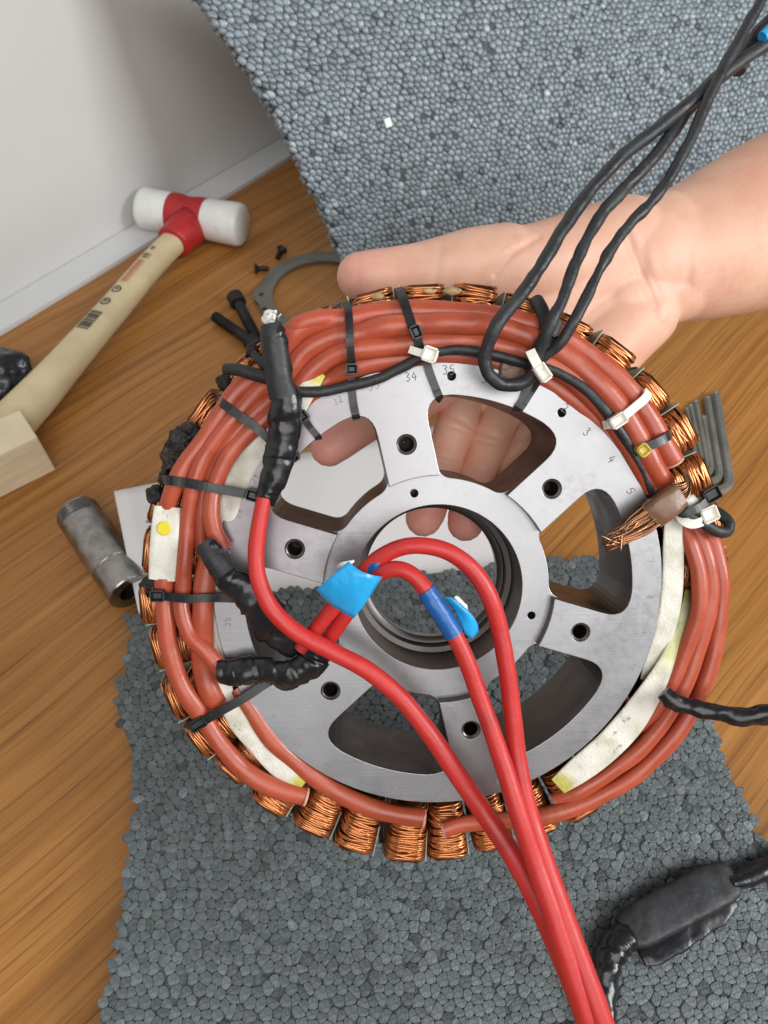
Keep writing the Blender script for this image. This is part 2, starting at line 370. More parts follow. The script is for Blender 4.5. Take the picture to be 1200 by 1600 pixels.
def lathe(profile, p0, axis, n=24, caps=True):
    """profile: list of (t along axis, radius)"""
    axis = axis.normalized(); a = axis.orthogonal().normalized(); b = axis.cross(a)
    V = []; F = []
    for t, r in profile:
        for k in range(n):
            th = 2 * math.pi * k / n
            V.append(p0 + axis * t + (a * math.cos(th) + b * math.sin(th)) * r)
    for i in range(len(profile) - 1):
        for k in range(n):
            x = i * n + k; y = i * n + (k + 1) % n; F.append((x, y, y + n, x + n))
    if caps:
        F.append(tuple(range(n))[::-1]); F.append(tuple((len(profile) - 1) * n + k for k in range(n)))
    return V, F

def edge_sharp(o, ang=35):
    me = o.data; bm = bmesh.new(); bm.from_mesh(me)
    for e in bm.edges:
        if len(e.link_faces) == 2 and e.calc_face_angle(0) > R(ang): e.smooth = False
    bm.to_mesh(me); bm.free(); return o

def box_mesh(sx, sy, sz, M, bev=0.0, seg=2):
    bm = bmesh.new(); bmesh.ops.create_cube(bm, size=1.0)
    bmesh.ops.scale(bm, vec=(sx, sy, sz), verts=bm.verts)
    if bev: bmesh.ops.bevel(bm, geom=bm.edges[:], offset=bev, segments=seg, affect='EDGES', profile=0.6)
    bm.verts.index_update()
    V = [M @ v.co for v in bm.verts]; F = [tuple(v.index for v in f.verts) for f in bm.faces]
    bm.free(); return V, F
def frame(o, x, z):
    z = z.normalized(); x = (x - z * x.dot(z)).normalized(); y = z.cross(x)
    return Matrix(((x.x, y.x, z.x, o.x), (x.y, y.y, z.y, o.y), (x.z, y.z, z.z, o.z), (0, 0, 0, 1)))

def extrude_outline(loops, z0, z1, bevel=0.0):
    """Filled 2D outline with holes, extruded between z0 and z1; returns a mesh."""
    cu = bpy.data.curves.new('outline', 'CURVE'); cu.dimensions = '2D'; cu.fill_mode = 'BOTH'
    for lp in loops:
        sp = cu.splines.new('POLY'); sp.points.add(len(lp) - 1)
        for q, (x, y) in zip(sp.points, lp): q.co = (x, y, 0, 1)
        sp.use_cyclic_u = True
    cu.extrude = abs(z1 - z0) / 2 - bevel
    cu.bevel_depth = bevel; cu.bevel_resolution = 1; cu.offset = -bevel
    tmp = bpy.data.objects.new('outline', cu); col.objects.link(tmp)
    dg = bpy.context.evaluated_depsgraph_get()
    me = bpy.data.meshes.new_from_object(tmp.evaluated_get(dg))
    bpy.data.objects.remove(tmp); bpy.data.curves.remove(cu)
    me.transform(Matrix.Translation((0, 0, (z0 + z1) / 2)))
    return me
def link_mesh(name, me, mat, parent=None, sharp=30):
    me.name = name; me.materials.clear(); me.materials.append(MATS[mat])
    me.polygons.foreach_set('use_smooth', [True] * len(me.polygons))
    o = bpy.data.objects.new(name, me); col.objects.link(o)
    if parent: o.parent = parent
    bm = bmesh.new(); bm.from_mesh(me); bmesh.ops.remove_doubles(bm, verts=bm.verts, dist=1e-7)
    for e in bm.edges:
        if len(e.link_faces) == 2 and e.calc_face_angle(0) > R(sharp): e.smooth = False
    bm.to_mesh(me); bm.free()
    return o

# ================================================================== SETTING
wa, wb_ = T(0, 526), T(446, 254)
wdir = (wb_ - wa).normalized(); wnorm = Vector((-wdir.y, wdir.x, 0))          # wnorm points behind the wall
veneer(math.atan2(wdir.y, wdir.x) - R(4))
def prism(poly, z0, z1, name, mat, bev=0.0):
    me = extrude_outline([[(p.x, p.y) for p in poly]], z0, z1, bev)
    return link_mesh(name, me, mat)
A = wa - wdir * 1.2; B = wa + wdir * 2.2
t = prism([A, B, B - wnorm * 1.6, A - wnorm * 1.6], -0.03, 0.0, 'table', 'table_veneer')
tag(t, 'orange brown wood veneer table top with diagonal grain', kind='structure')
# white ledge along the back of the table, then the wall
def strip(u0, u1, z0, z1, name, mat, label):
    bm = MB()
    for (a, b) in ((A, B),):
        c = [a + wnorm * u0, b + wnorm * u0, b + wnorm * u1, a + wnorm * u1]
        v = [Vector((p.x, p.y, z0)) for p in c] + [Vector((p.x, p.y, z1)) for p in c]
        bm.add(v, [(0, 1, 2, 3)[::-1], (4, 5, 6, 7), (0, 1, 5, 4), (1, 2, 6, 5), (2, 3, 7, 6), (3, 0, 4, 7)])
    return tag(bm.build(name, mat, smooth=False), label, kind='structure')
strip(0.001, 0.028, -0.03, 0.003, 'wall_ledge', 'trim_white', 'white ledge between the table and the wall')
strip(0.029, 0.07, -0.05, 1.3, 'wall', 'wall_white', 'plain white wall behind the table')

# ------------------------------------------------------------------ expanded foam sheets
def voronoi_beads(w, h, a, inside, jit=0.37):
    """Jittered hexagonal seeds clipped to rounded Voronoi cells. Yields (centre, polygon)."""
    rows = int(h / (a * 0.866)) + 1; cols = int(w / a) + 1
    G = {}
    for j in range(-2, rows + 3):
        for i in range(-2, cols + 3):
            G[(i, j)] = ((i + (0.5 if j % 2 else 0) + random.uniform(-jit, jit)) * a, (j * 0.866 + random.uniform(-jit, jit) * 0.9) * a)
    base = [(math.cos(k * math.pi / 6), math.sin(k * math.pi / 6)) for k in range(12)]
    out = []
    for j in range(rows + 1):
        for i in range(cols + 1):
            cx, cy = G[(i, j)]
            if not inside(cx, cy): continue
            rs = a * random.uniform(0.60, 0.74); poly = [(cx + x * rs, cy + y * rs) for x, y in base]
            for dj in (-2, -1, 0, 1, 2):
                for di in (-2, -1, 0, 1, 2):
                    if di == 0 and dj == 0: continue
                    nb = G.get((i + di, j + dj))
                    if nb is None: continue
                    dx, dy = nb[0] - cx, nb[1] - cy; L2 = dx * dx + dy * dy
                    if L2 > (1.5 * a) ** 2 * 1.0: continue
                    L_ = math.sqrt(L2); ux, uy = dx / L_, dy / L_; lim = L_ / 2 - 0.004 * a
                    new = []; m = len(poly)
                    for q in range(m):
                        p1 = poly[q]; p2 = poly[(q + 1) % m]
                        d1 = (p1[0] - cx) * ux + (p1[1] - cy) * uy - lim
                        d2 = (p2[0] - cx) * ux + (p2[1] - cy) * uy - lim
                        if d1 <= 0: new.append(p1)
                        if (d1 < 0 < d2) or (d2 < 0 < d1):
                            tt = d1 / (d1 - d2); new.append((p1[0] + (p2[0] - p1[0]) * tt, p1[1] + (p2[1] - p1[1]) * tt))
                    poly = new
                    if len(poly) < 3: break
                if len(poly) < 3: break
            if len(poly) < 3: continue
            ch = []
            m = len(poly)
            for q in range(m):                                            # cut corners once so beads look rounded
                p1 = poly[q]; p2 = poly[(q + 1) % m]
                if math.hypot(p2[0] - p1[0], p2[1] - p1[1]) < 0.12 * a:
                    ch.append(((p1[0] + p2[0]) / 2, (p1[1] + p2[1]) / 2)); continue
                ch.append((p1[0] * 0.78 + p2[0] * 0.22, p1[1] * 0.78 + p2[1] * 0.22))
                ch.append((p1[0] * 0.22 + p2[0] * 0.78, p1[1] * 0.22 + p2[1] * 0.78))
            out.append(((cx, cy), ch))
    return out
def bead_geo(c, poly, a, mapf, dome=1.0):
    cx = sum(p[0] for p in poly) / len(poly); cy = sum(p[1] for p in poly) / len(poly)
    tl = 0.03 + 0.03 * dome; tx, ty = random.gauss(0, tl), random.gauss(0, tl); dz = random.gauss(0, 0.012 + .012 * dome) * a
    n = len(poly); V = []; F = []
    for s, z in ((1.0, -0.28), (0.995, -0.10 * dome), (0.88, -0.025 * dome), (0.55, 0.035 * dome)):
        for (x, y) in poly:
            X = cx + (x - cx) * s; Y = cy + (y - cy) * s
            V.append(mapf(X, Y, z * a + dz + (X - cx) * tx + (Y - cy) * ty))
    V.append(mapf(cx, cy, 0.06 * a * dome + dz))
    for r in range(3):
        for k in range(n):
            p = r * n + k; q = r * n + (k + 1) % n; F.append((p, q, q + n, p + n))
    for k in range(n): F.append((3 * n + k, 3 * n + (k + 1) % n, 4 * n))
    return V, F
def bead_tint():
    r = random.random()
    g = random.gauss(1.0, 0.13)
    if r < 0.025: g *= 0.5
    elif r > 0.965: g *= 1.35
    g = max(0.3, g); return (g * random.uniform(0.97, 1.03), g, g * random.uniform(0.98, 1.04))
def foam(root, w, h, a, inside, mapf, score, dome, mat='foam_bead'):
    cells = voronoi_beads(w, h, a, inside)
    cells = [c for c in cells if random.random() > 0.012]
    ranked = sorted(range(len(cells)), key=lambda i: -score(mapf(cells[i][0][0], cells[i][0][1], 0)))
    single = set(ranked[:300]); rest = MB()
    for i, (c, poly) in enumerate(cells):
        V, F = bead_geo(c, poly, a, mapf, dome); tn = bead_tint()
        if i in single:
            ce = V[-1]
            mesh_obj('bead', [v - ce for v in V], F, mat, root, True, [tn] * len(V)).location = ce - root.location
        else: rest.add(V, F, tn)
    o = rest.build('beads', mat, root, True, True, root.location)
    o['kind'] = 'stuff'
    return cells

def in_poly(x, y, poly):
    c = False; n = len(poly); j = n - 1
    for i in range(n):
        xi, yi = poly[i]; xj, yj = poly[j]
        if (yi > y) != (yj > y) and x < (xj - xi) * (y - yi) / (yj - yi) + xi: c = not c
        j = i
    return c

# sheet lying on the table
FZ = 0.020
out_px = [(190, 962), (204, 990), (196, 1012), (192, 1050), (177, 1096), (186, 1130), (203, 1175), (206, 1215), (214, 1260), (203, 1272), (199, 1330),
          (190, 1400), (177, 1490), (164, 1550), (150, 1600), (120, 1720), (1330, 1720), (1262, 1450), (1196, 1318), (1140, 1195), (1102, 1110), (1060, 1030), (985, 868), (840, 874), (667, 893), (420, 925)]
fp = [T(x, y, FZ) for x, y in out_px]
fx0, fy0 = min(p.x for p in fp) - 0.004, min(p.y for p in fp) - 0.004
fpl = [(p.x - fx0, p.y - fy0) for p in fp]
fw, fh = max(p[0] for p in fpl) + 0.004, max(p[1] for p in fpl) + 0.004
foam_t = empty('foam_sheet', (fx0 + fw / 2, fy0 + fh / 2, 0.0015), 'dark grey beaded foam sheet with torn edges lying flat on the table', 'foam sheet')
def score_flat(p):
    x, y, z = proj(p)
    if not (5 < x < 1195 and 5 < y < 1595): return -10 - z
    if math.hypot(x - 680, y - 895) < 465: return -5 - z
    return -z
cen = (sum(p[0] for p in fpl) / len(fpl), sum(p[1] for p in fpl) / len(fpl))
core = [(cen[0] + (x - cen[0]) * 0.988 + fx0, cen[1] + (y - cen[1]) * 0.988 + fy0) for x, y in fpl]
o = link_mesh('core', extrude_outline([core], 0.0015, FZ - 0.0007), 'foam_core', foam_t); o.location = -foam_t.location
A_B = 0.0046
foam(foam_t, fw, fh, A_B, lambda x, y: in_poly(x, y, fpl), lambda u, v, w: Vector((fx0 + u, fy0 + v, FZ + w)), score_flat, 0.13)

# sheet standing up behind the hand (leaning, slightly bent)
P00, P10 = W(556, 472, 0.585), W(1270, 345, 0.650)
P01, P11 = W(222, -110, 0.455), W(1310, -140, 0.615)
def patch(u, v): return P00 * ((1 - u) * (1 - v)) + P10 * (u * (1 - v)) + P01 * ((1 - u) * v) + P11 * (u * v)
bw = ((P10 - P00).length + (P11 - P01).length) / 2; bh = ((P01 - P00).length + (P11 - P10).length) / 2
def pnorm(u, v):
    n = (patch(u + .01, v) - patch(u - .01, v)).cross(patch(u, v + .01) - patch(u, v - .01)).normalized()
    return n if n.dot(CAMP - patch(u, v)) > 0 else -n
def bmap(x, y, w):
    u, v = x / bw, y / bh
    n = pnorm(u, v); bend = 0.006 * math.sin(v * 3.1) + 0.004 * math.sin(u * 7)
    return patch(u, v) + n * (w + bend)
def left_edge(y):
    v = y / bh
    return bw * (0.032 * math.sin(min(1, max(0, v)) * math.pi) ** 0.8) + 0.003 * noise.noise(Vector((y * 60, 3, 0))) + 0.002 * noise.noise(Vector((y * 220, 9, 0)))
foam_s = empty('foam_sheet', (P00.x, P00.y, 0.0), 'grey beaded foam sheet with bright light painted in, standing upright behind the hand', 'foam sheet')
def score_stand(p):
    x, y, z = proj(p)
    if not (5 < x < 1195 and 5 < y < 440): return -10 - z
    if y > 330 and x > 600: return -5
    if x > 900 and y > 250: return -5
    return -z
# thin core behind the beads
cv = MB(); NU, NV = 26, 22
for lay in (0, 1):
    vv = []
    for j in range(NV + 1):
        y = bh * (0.006 + 0.988 * j / NV); le = left_edge(y) + 0.002
        for i in range(NU + 1):
            x = le + (bw - le) * i / NU
            vv.append(bmap(x, y, -0.0012 if lay == 0 else -0.018))
    if lay == 0: front = vv
    else: back = vv
K = NU + 1; fc = []
for j in range(NV):
    for i in range(NU):
        a = j * K + i; fc.append((a, a + 1, a + K + 1, a + K)); b = a + K * (NV + 1); fc.append((b, b + K, b + K + 1, b + 1))
S = K * (NV + 1)
for i in range(NU): fc.append((i, i + S, i + 1 + S, i + 1)); q = NV * K + i; fc.append((q, q + 1, q + 1 + S, q + S))
for j in range(NV): q = j * K; fc.append((q, q + K, q + K + S, q + S)); q = j * K + NU; fc.append((q, q + S, q + K + S, q + K))
cv.add(front + back, fc)
o = cv.build('core', 'foam_core', foam_s, off=foam_s.location)
foam(foam_s, bw, bh, 0.0047, lambda x, y: x > left_edge(y) and 0 < y < bh and x < bw, bmap, score_stand, 1.6, 'foam_skin_lit')
# beads on the cut left side of the standing sheet
sb = MB()
for k in range(150):
    y = bh * random.random(); w = -random.uniform(0.002, 0.016); c = bmap(left_edge(y) + 0.0012, y, w)
    rr = random.uniform(0.0021, 0.0029)
    bm = bmesh.new(); bmesh.ops.create_icosphere(bm, subdivisions=1, radius=rr)
    sb.add([c + v.co for v in bm.verts], [tuple(v.index for v in f.verts) for f in bm.faces], bead_tint()); bm.free()
o = sb.build('edge_beads', 'foam_skin_lit', foam_s, True, True, foam_s.location); o['kind'] = 'stuff'
# pale crumb stuck on the sheet
hit = min(((proj(bmap(bw * i / 60, bh * j / 60, 0)), i, j) for i in range(61) for j in range(61)), key=lambda q: (q[0][0] - 597) ** 2 + (q[0][1] - 190) ** 2)
c = bmap(bw * hit[1] / 60, bh * hit[2] / 60, 0.001)
V, F = box_mesh(0.005, 0.006, 0.002, frame(c, Vector((1, 0.2, 0.3)), pnorm(.3, .5)), 0.0007)
mesh_obj('crumb', [v - foam_s.location for v in V], F, 'bead_white', foam_s)

# ------------------------------------------------------------------ paper lying under the foam
pv = MB(); nu, nv = 24, 14
pg = []
for j in range(nv + 1):
    for i in range(nu + 1):
        u, v = i / nu, j / nv
        tx = 178 + (812 - 178) * u; ty = 768 + (640 - 768) * u
        bx = 222 + (845 - 222) * u; by = 985 + (900 - 985) * u
        x, y = tx + (bx - tx) * v, ty + (by - ty) * v
        lift = 0.0285 * max(0, 1 - u / 0.42) ** 1.5 * (1 - 0.55 * v)
        z = 0.0008 + lift + 0.0016 * max(0, math.sin(v * 9.5)) * (1 if v > .35 else 0)
        pg.append(T(x, y, z))
p0 = T(500, 800, 0.0)
for j in range(nv):
    for i in range(nu):
        a = j * (nu + 1) + i; pv.f.append((a, a + 1, a + nu + 2, a + nu + 1))
pv.v = pg
pa = pv.build('paper_sheet', 'paper', off=p0); pa.location = p0
pa.modifiers.new('thickness', 'SOLIDIFY').thickness = 0.0003
tag(pa, 'white sheet of paper on the table behind the motor stator', 'paper')
# ================================================================== STATOR
S_ = 0.27 / FPX                                       # metres per photo pixel on the face of the stator
SC = W(687, 924, 0.27)
tx_, ty_ = R(2.0), R(8.0)                             # left edge and top edge lean towards the viewer
nz = (-FWD + RIGHT * math.tan(tx_) - UP * math.tan(ty_)).normalized()
SM = frame(SC, RIGHT, nz); SMI = SM.inverted()
stator = empty('motor_stator', SC, 'wheel motor stator with copper coils and brick red leads held in the hand', 'motor stator')
stator.matrix_world = SM
CL = SMI @ CAMP
def SP(px, py, h=0.0):
    """photo pixel -> stator-local point on the plane h millimetres above the machined face"""
    d = (SMI.to_3x3() @ ray(px, py)); t = (h / 1000 - CL.z) / d.z
    return CL + d * t
def SW(px, py, Z): return SMI @ W(px, py, Z)
def depth(pl): return (SM @ pl - CAMP).dot(FWD)
def circ(r, n=96): return [(r * S_ * math.cos(2 * math.pi * k / n), r * S_ * math.sin(2 * math.pi * k / n)) for k in range(n)]
def circ_at(cx, cy, r, n=24): return [(cx + r * math.cos(2 * math.pi * k / n), cy + r * math.sin(2 * math.pi * k / n)) for k in range(n)]
SPK = [43 + 60 * k for k in range(6)]
def corner(p, a, b, d, n=7):
    a = Vector(a); b = Vector(b); p = Vector(p)
    A_ = p + (a - p).normalized() * d; B_ = p + (b - p).normalized() * d
    return [tuple(A_ * (1 - t) ** 2 + p * 2 * t * (1 - t) + B_ * t * t) for t in [k / n for k in range(n + 1)]]
def opening(th0, ri, ro, hw, fo, fi):
    """rounded window between the spokes at th0 and th0+60 (px)"""
    a0, a1 = R(th0), R(th0 + 60)
    def side(ang, r, s):                               # point at radius r on the spoke side line
        x = math.sqrt(max(r * r - hw * hw, 1)); return (x * math.cos(ang) - s * hw * math.sin(ang), x * math.sin(ang) + s * hw * math.cos(ang))
    def pol(r, p, q, n):
        t0 = math.atan2(p[1], p[0]); t1 = math.atan2(q[1], q[0])
        while t1 - t0 > math.pi: t1 -= 2 * math.pi
        while t1 - t0 < -math.pi: t1 += 2 * math.pi
        return [(r * math.cos(t0 + (t1 - t0) * k / n), r * math.sin(t0 + (t1 - t0) * k / n)) for k in range(n + 1)]
    i0, o0, i1, o1 = side(a0, ri, 1), side(a0, ro, 1), side(a1, ri, -1), side(a1, ro, -1)
    outer = pol(ro, o0, o1, 30); inner = pol(ri, i1, i0, 20)
    def trim(arc, d):
        return [p for p in arc if math.hypot(p[0] - arc[0][0], p[1] - arc[0][1]) > d and math.hypot(p[0] - arc[-1][0], p[1] - arc[-1][1]) > d]
    pts = corner(o0, i0, outer[6], fo) + trim(outer, fo * 1.02) + corner(o1, outer[-7], i1, fo)
    pts += corner(i1, o1, inner[4], fi) + trim(inner, fi * 1.02) + corner(i0, inner[-5], o0, fi)
    return pts, (i0, o0, i1, o1)
RI, RO, HW = 177, 304, 40
full = []; star = []
for th in SPK:
    pts, _ = opening(th, RI, RO, HW, 44, 20); full.append([(x * S_, y * S_) for x, y in pts])
# front layer: window outlines joined by the spoke ends into one star-shaped void
for th in SPK:
    pts, (i0, o0, i1, o1) = opening(th, RI + 5, RO, HW, 44, 0.5)
    seq = [p for p in pts if math.hypot(*p) > RI + 9]
    t0 = math.atan2(i0[1], i0[0])
    seq.sort(key=lambda p: 0)                            # keep order: side0 -> outer -> side1
    star += [i0] + seq + [i1]
    a1 = R(th + 60); half = math.asin(HW / (RI + 5))
    star += [((RI + 5) * math.cos(a1 + t), (RI + 5) * math.sin(a1 + t)) for t in (-half * .6, -half * .2, half * .2, half * .6)]
star = [(x * S_, y * S_) for x, y in star]
RIM = 352
def hole_loops(extra=True):
    hs = [circ_at(235 * S_ * math.cos(R(a)), 235 * S_ * math.sin(R(a)), 15.2 * S_) for a in SPK]
    if extra: hs += [circ_at(332 * S_ * math.cos(R(a)), 332 * S_ * math.sin(R(a)), 6.5 * S_, 16) for a in (87.5, 56.5)]
    return hs
TH = 0.038
me = extrude_outline([circ(RIM), star] + hole_loops(), -0.0045, 0.0, 0.00022)
link_mesh('spoked_face', me, 'machined_aluminium', stator, 9)
hub_h = [circ_at(157 * S_ * math.cos(R(a)), 157 * S_ * math.sin(R(a)), 6.2 * S_, 16) for a in (104.5, -17)]
me = extrude_outline([circ(RIM - 1.2)] + full + [circ(134)] + hole_loops() + hub_h, -TH, -0.0044, 0.0002)
link_mesh('spider_body', me, 'machined_aluminium', stator, 9)
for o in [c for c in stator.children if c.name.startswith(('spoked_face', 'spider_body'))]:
    o.data.materials.append(MATS['shaded_wall'])            # side walls of the casting painted dark for shade and dark reflections
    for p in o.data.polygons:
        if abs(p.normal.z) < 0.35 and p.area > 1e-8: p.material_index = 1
# bearing seat: stepped dark ring deep in the bore
V, F = lathe([(-0.0355, 133.5 * S_), (-0.0355, 116 * S_), (-0.0345, 114 * S_), (-0.030, 114 * S_), (-0.0295, 116 * S_), (-0.0290, 124 * S_), (-0.024, 125 * S_), (-0.0235, 133.5 * S_)], Vector((0, 0, 0)), Vector((0, 0, 1)), 72, False)
edge_sharp(mesh_obj('bearing_seat', V, F, 'bore_dark', stator))
# threaded bores (dark, ridged)
for a in SPK:
    c = Vector((235 * S_ * math.cos(R(a)), 235 * S_ * math.sin(R(a)), 0))
    prof = [(-0.0003, 15.3 * S_), (-0.0012, 13.2 * S_)]
    for k in range(22): prof.append((-0.0012 - k * 0.0006, (13.0 if k % 2 else 11.6) * S_))
    prof.append((-0.0150, 0.5 * S_))
    V, F = lathe(prof, c, Vector((0, 0, 1)), 20, False); mesh_obj('threaded_hole', V, F, 'thread_black', stator)
for a, r_ in ((87.5, 332), (56.5, 332), (104.5, 157), (-17, 157)):
    c = Vector((r_ * S_ * math.cos(R(a)), r_ * S_ * math.sin(R(a)), 0))
    z0 = -0.006 if r_ < 200 else -0.0012
    V, F = lathe([(z0, 6.2 * S_), (z0 - .001, 5.2 * S_), (z0 - .002, 6 * S_), (z0 - .003, 5.2 * S_), (z0 - .008, 5.5 * S_), (z0 - .0085, 0.4 * S_)], c, Vector((0, 0, 1)), 14, False)
    mesh_obj('small_threaded_hole', V, F, 'thread_black', stator)
# bright snap ring seam on one spoke end
ang = [R(148 + k * 2.2) for k in range(14)]
V, F = sweep([Vector((183 * S_ * math.cos(t), 183 * S_ * math.sin(t), -0.0009)) for t in ang], 0.0003, 0.0003, 6)
mesh_obj('snap_wire', V, F, 'sleeve_steel', stator)

# laminated core with 36 teeth
def toothed():
    pts = []
    for k in range(36):
        c = 43 + 10 * k
        def p(r, d): return (r * S_ * math.cos(R(c + d)), r * S_ * math.sin(R(c + d)))
        pts += [p(366, -3.4), p(366, -1.9), p(470, -1.5), p(473, -4.2), p(476, -4.3), p(476, 4.3), p(473, 4.2), p(470, 1.5), p(366, 1.9), p(366, 3.4)]
    return pts
link_mesh('laminated_core', extrude_outline([toothed(), circ(345)], -0.036, -0.0165), 'steel_dark', stator, 9)

# coils: arches of enamelled wire round each tooth
def coil_mesh(seed):
    rnd = random.Random(seed); mb = MB()
    n = 24; r0, r1 = 374, 470
    def arch(r_in, r_out, hw_, top, rad, tint, dtop):
        pts = []
        for k in range(13):
            t = -1 + 2 * k / 12                         # tangential parameter
            a = t * math.pi / 2
            x = math.copysign(abs(math.sin(a)) ** 0.62, a) * hw_
            z = top - (1 - abs(math.cos(a)) ** 0.55) * 0.0075
            rr = r_in + (r_out - r_in) * (t + 1) / 2 + rnd.gauss(0, 0.5)
            pts.append(Vector((rr * S_, x * S_, z + rnd.gauss(0, 0.00006))))
        pts = [pts[0] + Vector((0, 0, -0.016))] + pts + [pts[-1] + Vector((0, 0, -0.016))]
        V, F = sweep(pts, rad, rad, 5, up=Vector((1, 0, 0)), caps=False)
        mb.add(V, F, tint)
    for i in range(n):
        f = i / (n - 1); r = r0 + (r1 - r0) * f
        hw_ = 25.5 + 8.0 * f + rnd.gauss(0, 0.5)
        edge = min(i, n - 1 - i)
        top = -0.0052 - (0.0016 if edge == 0 else 0.0006 if edge == 1 else 0) - 0.0012 * max(0, f - 0.72) / 0.28 + rnd.gauss(0, 0.00012)
        sl = rnd.gauss(0, 3.2); g = rnd.uniform(0.72, 1.1)
        arch(r - sl, r + sl, hw_, top, 2.35 * S_, (g, g * rnd.uniform(0.9, 1.02), g * rnd.uniform(0.8, 1.0)), 0)
    for i in range(9):                                   # stray crossing turns on top
        r = rnd.uniform(r0 + 8, r1 - 10); sl = rnd.gauss(0, 7)
        arch(r - sl, r + sl, 29 + rnd.uniform(-2, 3), -0.0050, 2.2 * S_, (1.0, 0.95, 0.85), 0)
    # under layer closing the gaps
    v = []
    for (r, w_) in ((r0 - 2, 22), (r1 + 1, 30)):
        for (x, z) in ((-1, -0.024), (-1, -0.0105), (-.7, -0.0072), (.7, -0.0072), (1, -0.0105), (1, -0.024)):
            v.append(Vector((r * S_, x * w_ * S_, z)))
    f_ = [(k, k + 1, k + 7, k + 6) for k in range(5)] + [(0, 1, 2, 3, 4, 5)[::-1], (6, 7, 8, 9, 10, 11)]
    mb.add(v, f_, (0.30, 0.24, 0.2))
    me = bpy.data.meshes.new('coil'); me.from_pydata([tuple(p) for p in mb.v], [], mb.f)
    me.polygons.foreach_set('use_smooth', [True] * len(me.polygons)); set_tint(me, mb.t); me.materials.append(MATS['copper_wire'])
    return me
def liner_mesh(seed):
    rnd = random.Random(seed); mb = MB()
    for s in (1,):
        x = s * (33.0 + rnd.uniform(0, 1.5)); ro = 470 + rnd.uniform(-4, 5); top = -0.0095 + rnd.uniform(-0.001, 0.0012)
        v = [Vector((424 * S_, x * .96 * S_, top - .002)), Vector((ro * S_, x * 1.05 * S_, top)), Vector((ro * S_, x * 1.05 * S_, -0.03)), Vector((424 * S_, x * .96 * S_, -0.03))]
        mb.add(v + [p + Vector((0, s * 0.00045, 0)) for p in v], [(0, 1, 2, 3), (4, 7, 6, 5), (0, 4, 5, 1), (1, 5, 6, 2), (2, 6, 7, 3), (3, 7, 4, 0)])
    me = bpy.data.meshes.new('slot_liner'); me.from_pydata([tuple(p) for p in mb.v], [], mb.f); me.materials.append(MATS['slot_paper']); return me
CM = [coil_mesh(i) for i in range(9)]; LM = [liner_mesh(i) for i in range(5)]
for k in range(36):
    o = bpy.data.objects.new('coil', CM[(k * 5 + k // 4) % 9]); col.objects.link(o); o.parent = stator
    o.rotation_euler = (random.gauss(0, .02), random.gauss(0, .015), R(43 + 10 * k + random.gauss(0, 0.35)))
    l = bpy.data.objects.new('slot_liner', LM[k % 5]); col.objects.link(l); l.parent = o

# charred coil on the left
def blob(c, r, seed, amp, mat, name, parent, sub=3, squash=(1, 1, 1), fr=200):
    bm = bmesh.new(); bmesh.ops.create_icosphere(bm, subdivisions=sub, radius=1)
    V = []
    for v in bm.verts:
        p = Vector((v.co.x * squash[0], v.co.y * squash[1], v.co.z * squash[2])) * r
        V.append(c + p * (1 + amp * (noise.noise(p * fr + Vector((seed, 0, 0))) + .6 * noise.noise(p * fr * 2.7 + Vector((0, seed, 0))))))
    F = [tuple(v.index for v in f.verts) for f in bm.faces]; bm.free()
    return mesh_obj(name, V, F, mat, parent)
bm_ = MB()
for i, (px, py, r, sq) in enumerate([(283, 700, 24, (.8, 1.1, .5)), (272, 722, 22, (.8, 1.1, .5)), (297, 676, 15, (1, 1, .7)), (262, 742, 14, (.9, 1.2, .5))]):
    o = blob(SP(px, py, -5), r * S_, i * 3.1, 0.5, 'burnt', 'burnt_winding', stator, 4, sq, 260)
for i, (px, py, r) in enumerate([(350, 598, 12), (236, 915, 14), (243, 772, 14), (395, 545, 10)]):
    blob(SP(px, py, -6), r * S_, 20 + i * 2.3, 0.5, 'burnt', 'burnt_resin', stator, 3, (1, 1.2, .6), 260)
for i, (px, py, r) in enumerate([(708, 455, 10), (672, 455, 7), (500, 488, 9), (590, 463, 8)]):
    blob(SP(px, py, -4), r * S_, 40 + i * 2.3, 0.4, 'resin_tan', 'resin_drop', stator, 3, (1.4, .7, .6), 260)

# ------------------------------------------------------------------ leads, sleeves and ties on the stator
def lead(name, pts, r, mat, n=12, per=7, flat=1.0, wob=0.0, wfreq=120, seed=0, pw=1.0, parent=stator, cap=None, wrap=0, wamp=0.0):
    """pts: (px, py, h mm[, radius px])"""
    L4 = [(*SP(p[0], p[1], p[2]), (p[3] if len(p) > 3 else r)) for p in pts]
    return lead_local(name, L4, mat, n, per, flat, wob, wfreq, seed, pw, parent, cap, wrap, wamp)
def lead_local(name, L4, mat, n=12, per=7, flat=1.0, wob=0.0, wfreq=120, seed=0, pw=1.0, parent=stator, cap=None, wrap=0, wamp=0.0):
    sp = spline(L4, per); path = [Vector(q[:3]) for q in sp]
    rad = [q[3] * depth(p) / FPX for q, p in zip(sp, path)]
    V, F = sweep(path, rad, [x * flat for x in rad], n, wob=wob, wfreq=wfreq, seed=seed, pw=pw, wrap=wrap, wamp=wamp)
    o = edge_sharp(mesh_obj(name, V, F, mat, parent, tint=[(1, 1, 1)] * len(V)), 60)
    if cap:                                              # cut face of the lead
        for i in ((0,) if cap == 'start' else (len(path) - 1,) if cap == 'end' else (0, len(path) - 1)):
            p = path[i]; d = (path[i] - path[1 if i == 0 else i - 1]).normalized()
            V, F = lathe([(-0.0005, rad[i] * .99), (0.0004, rad[i] * .96), (0.0004, rad[i] * .55), (-0.0006, rad[i] * .5), (-0.0006, 0.00001)], p, d, 14, False)
            mesh_obj('cut_end', V, F, 'tube_cut', o)
    return o
TR = 'tube_red'; sd = [0]
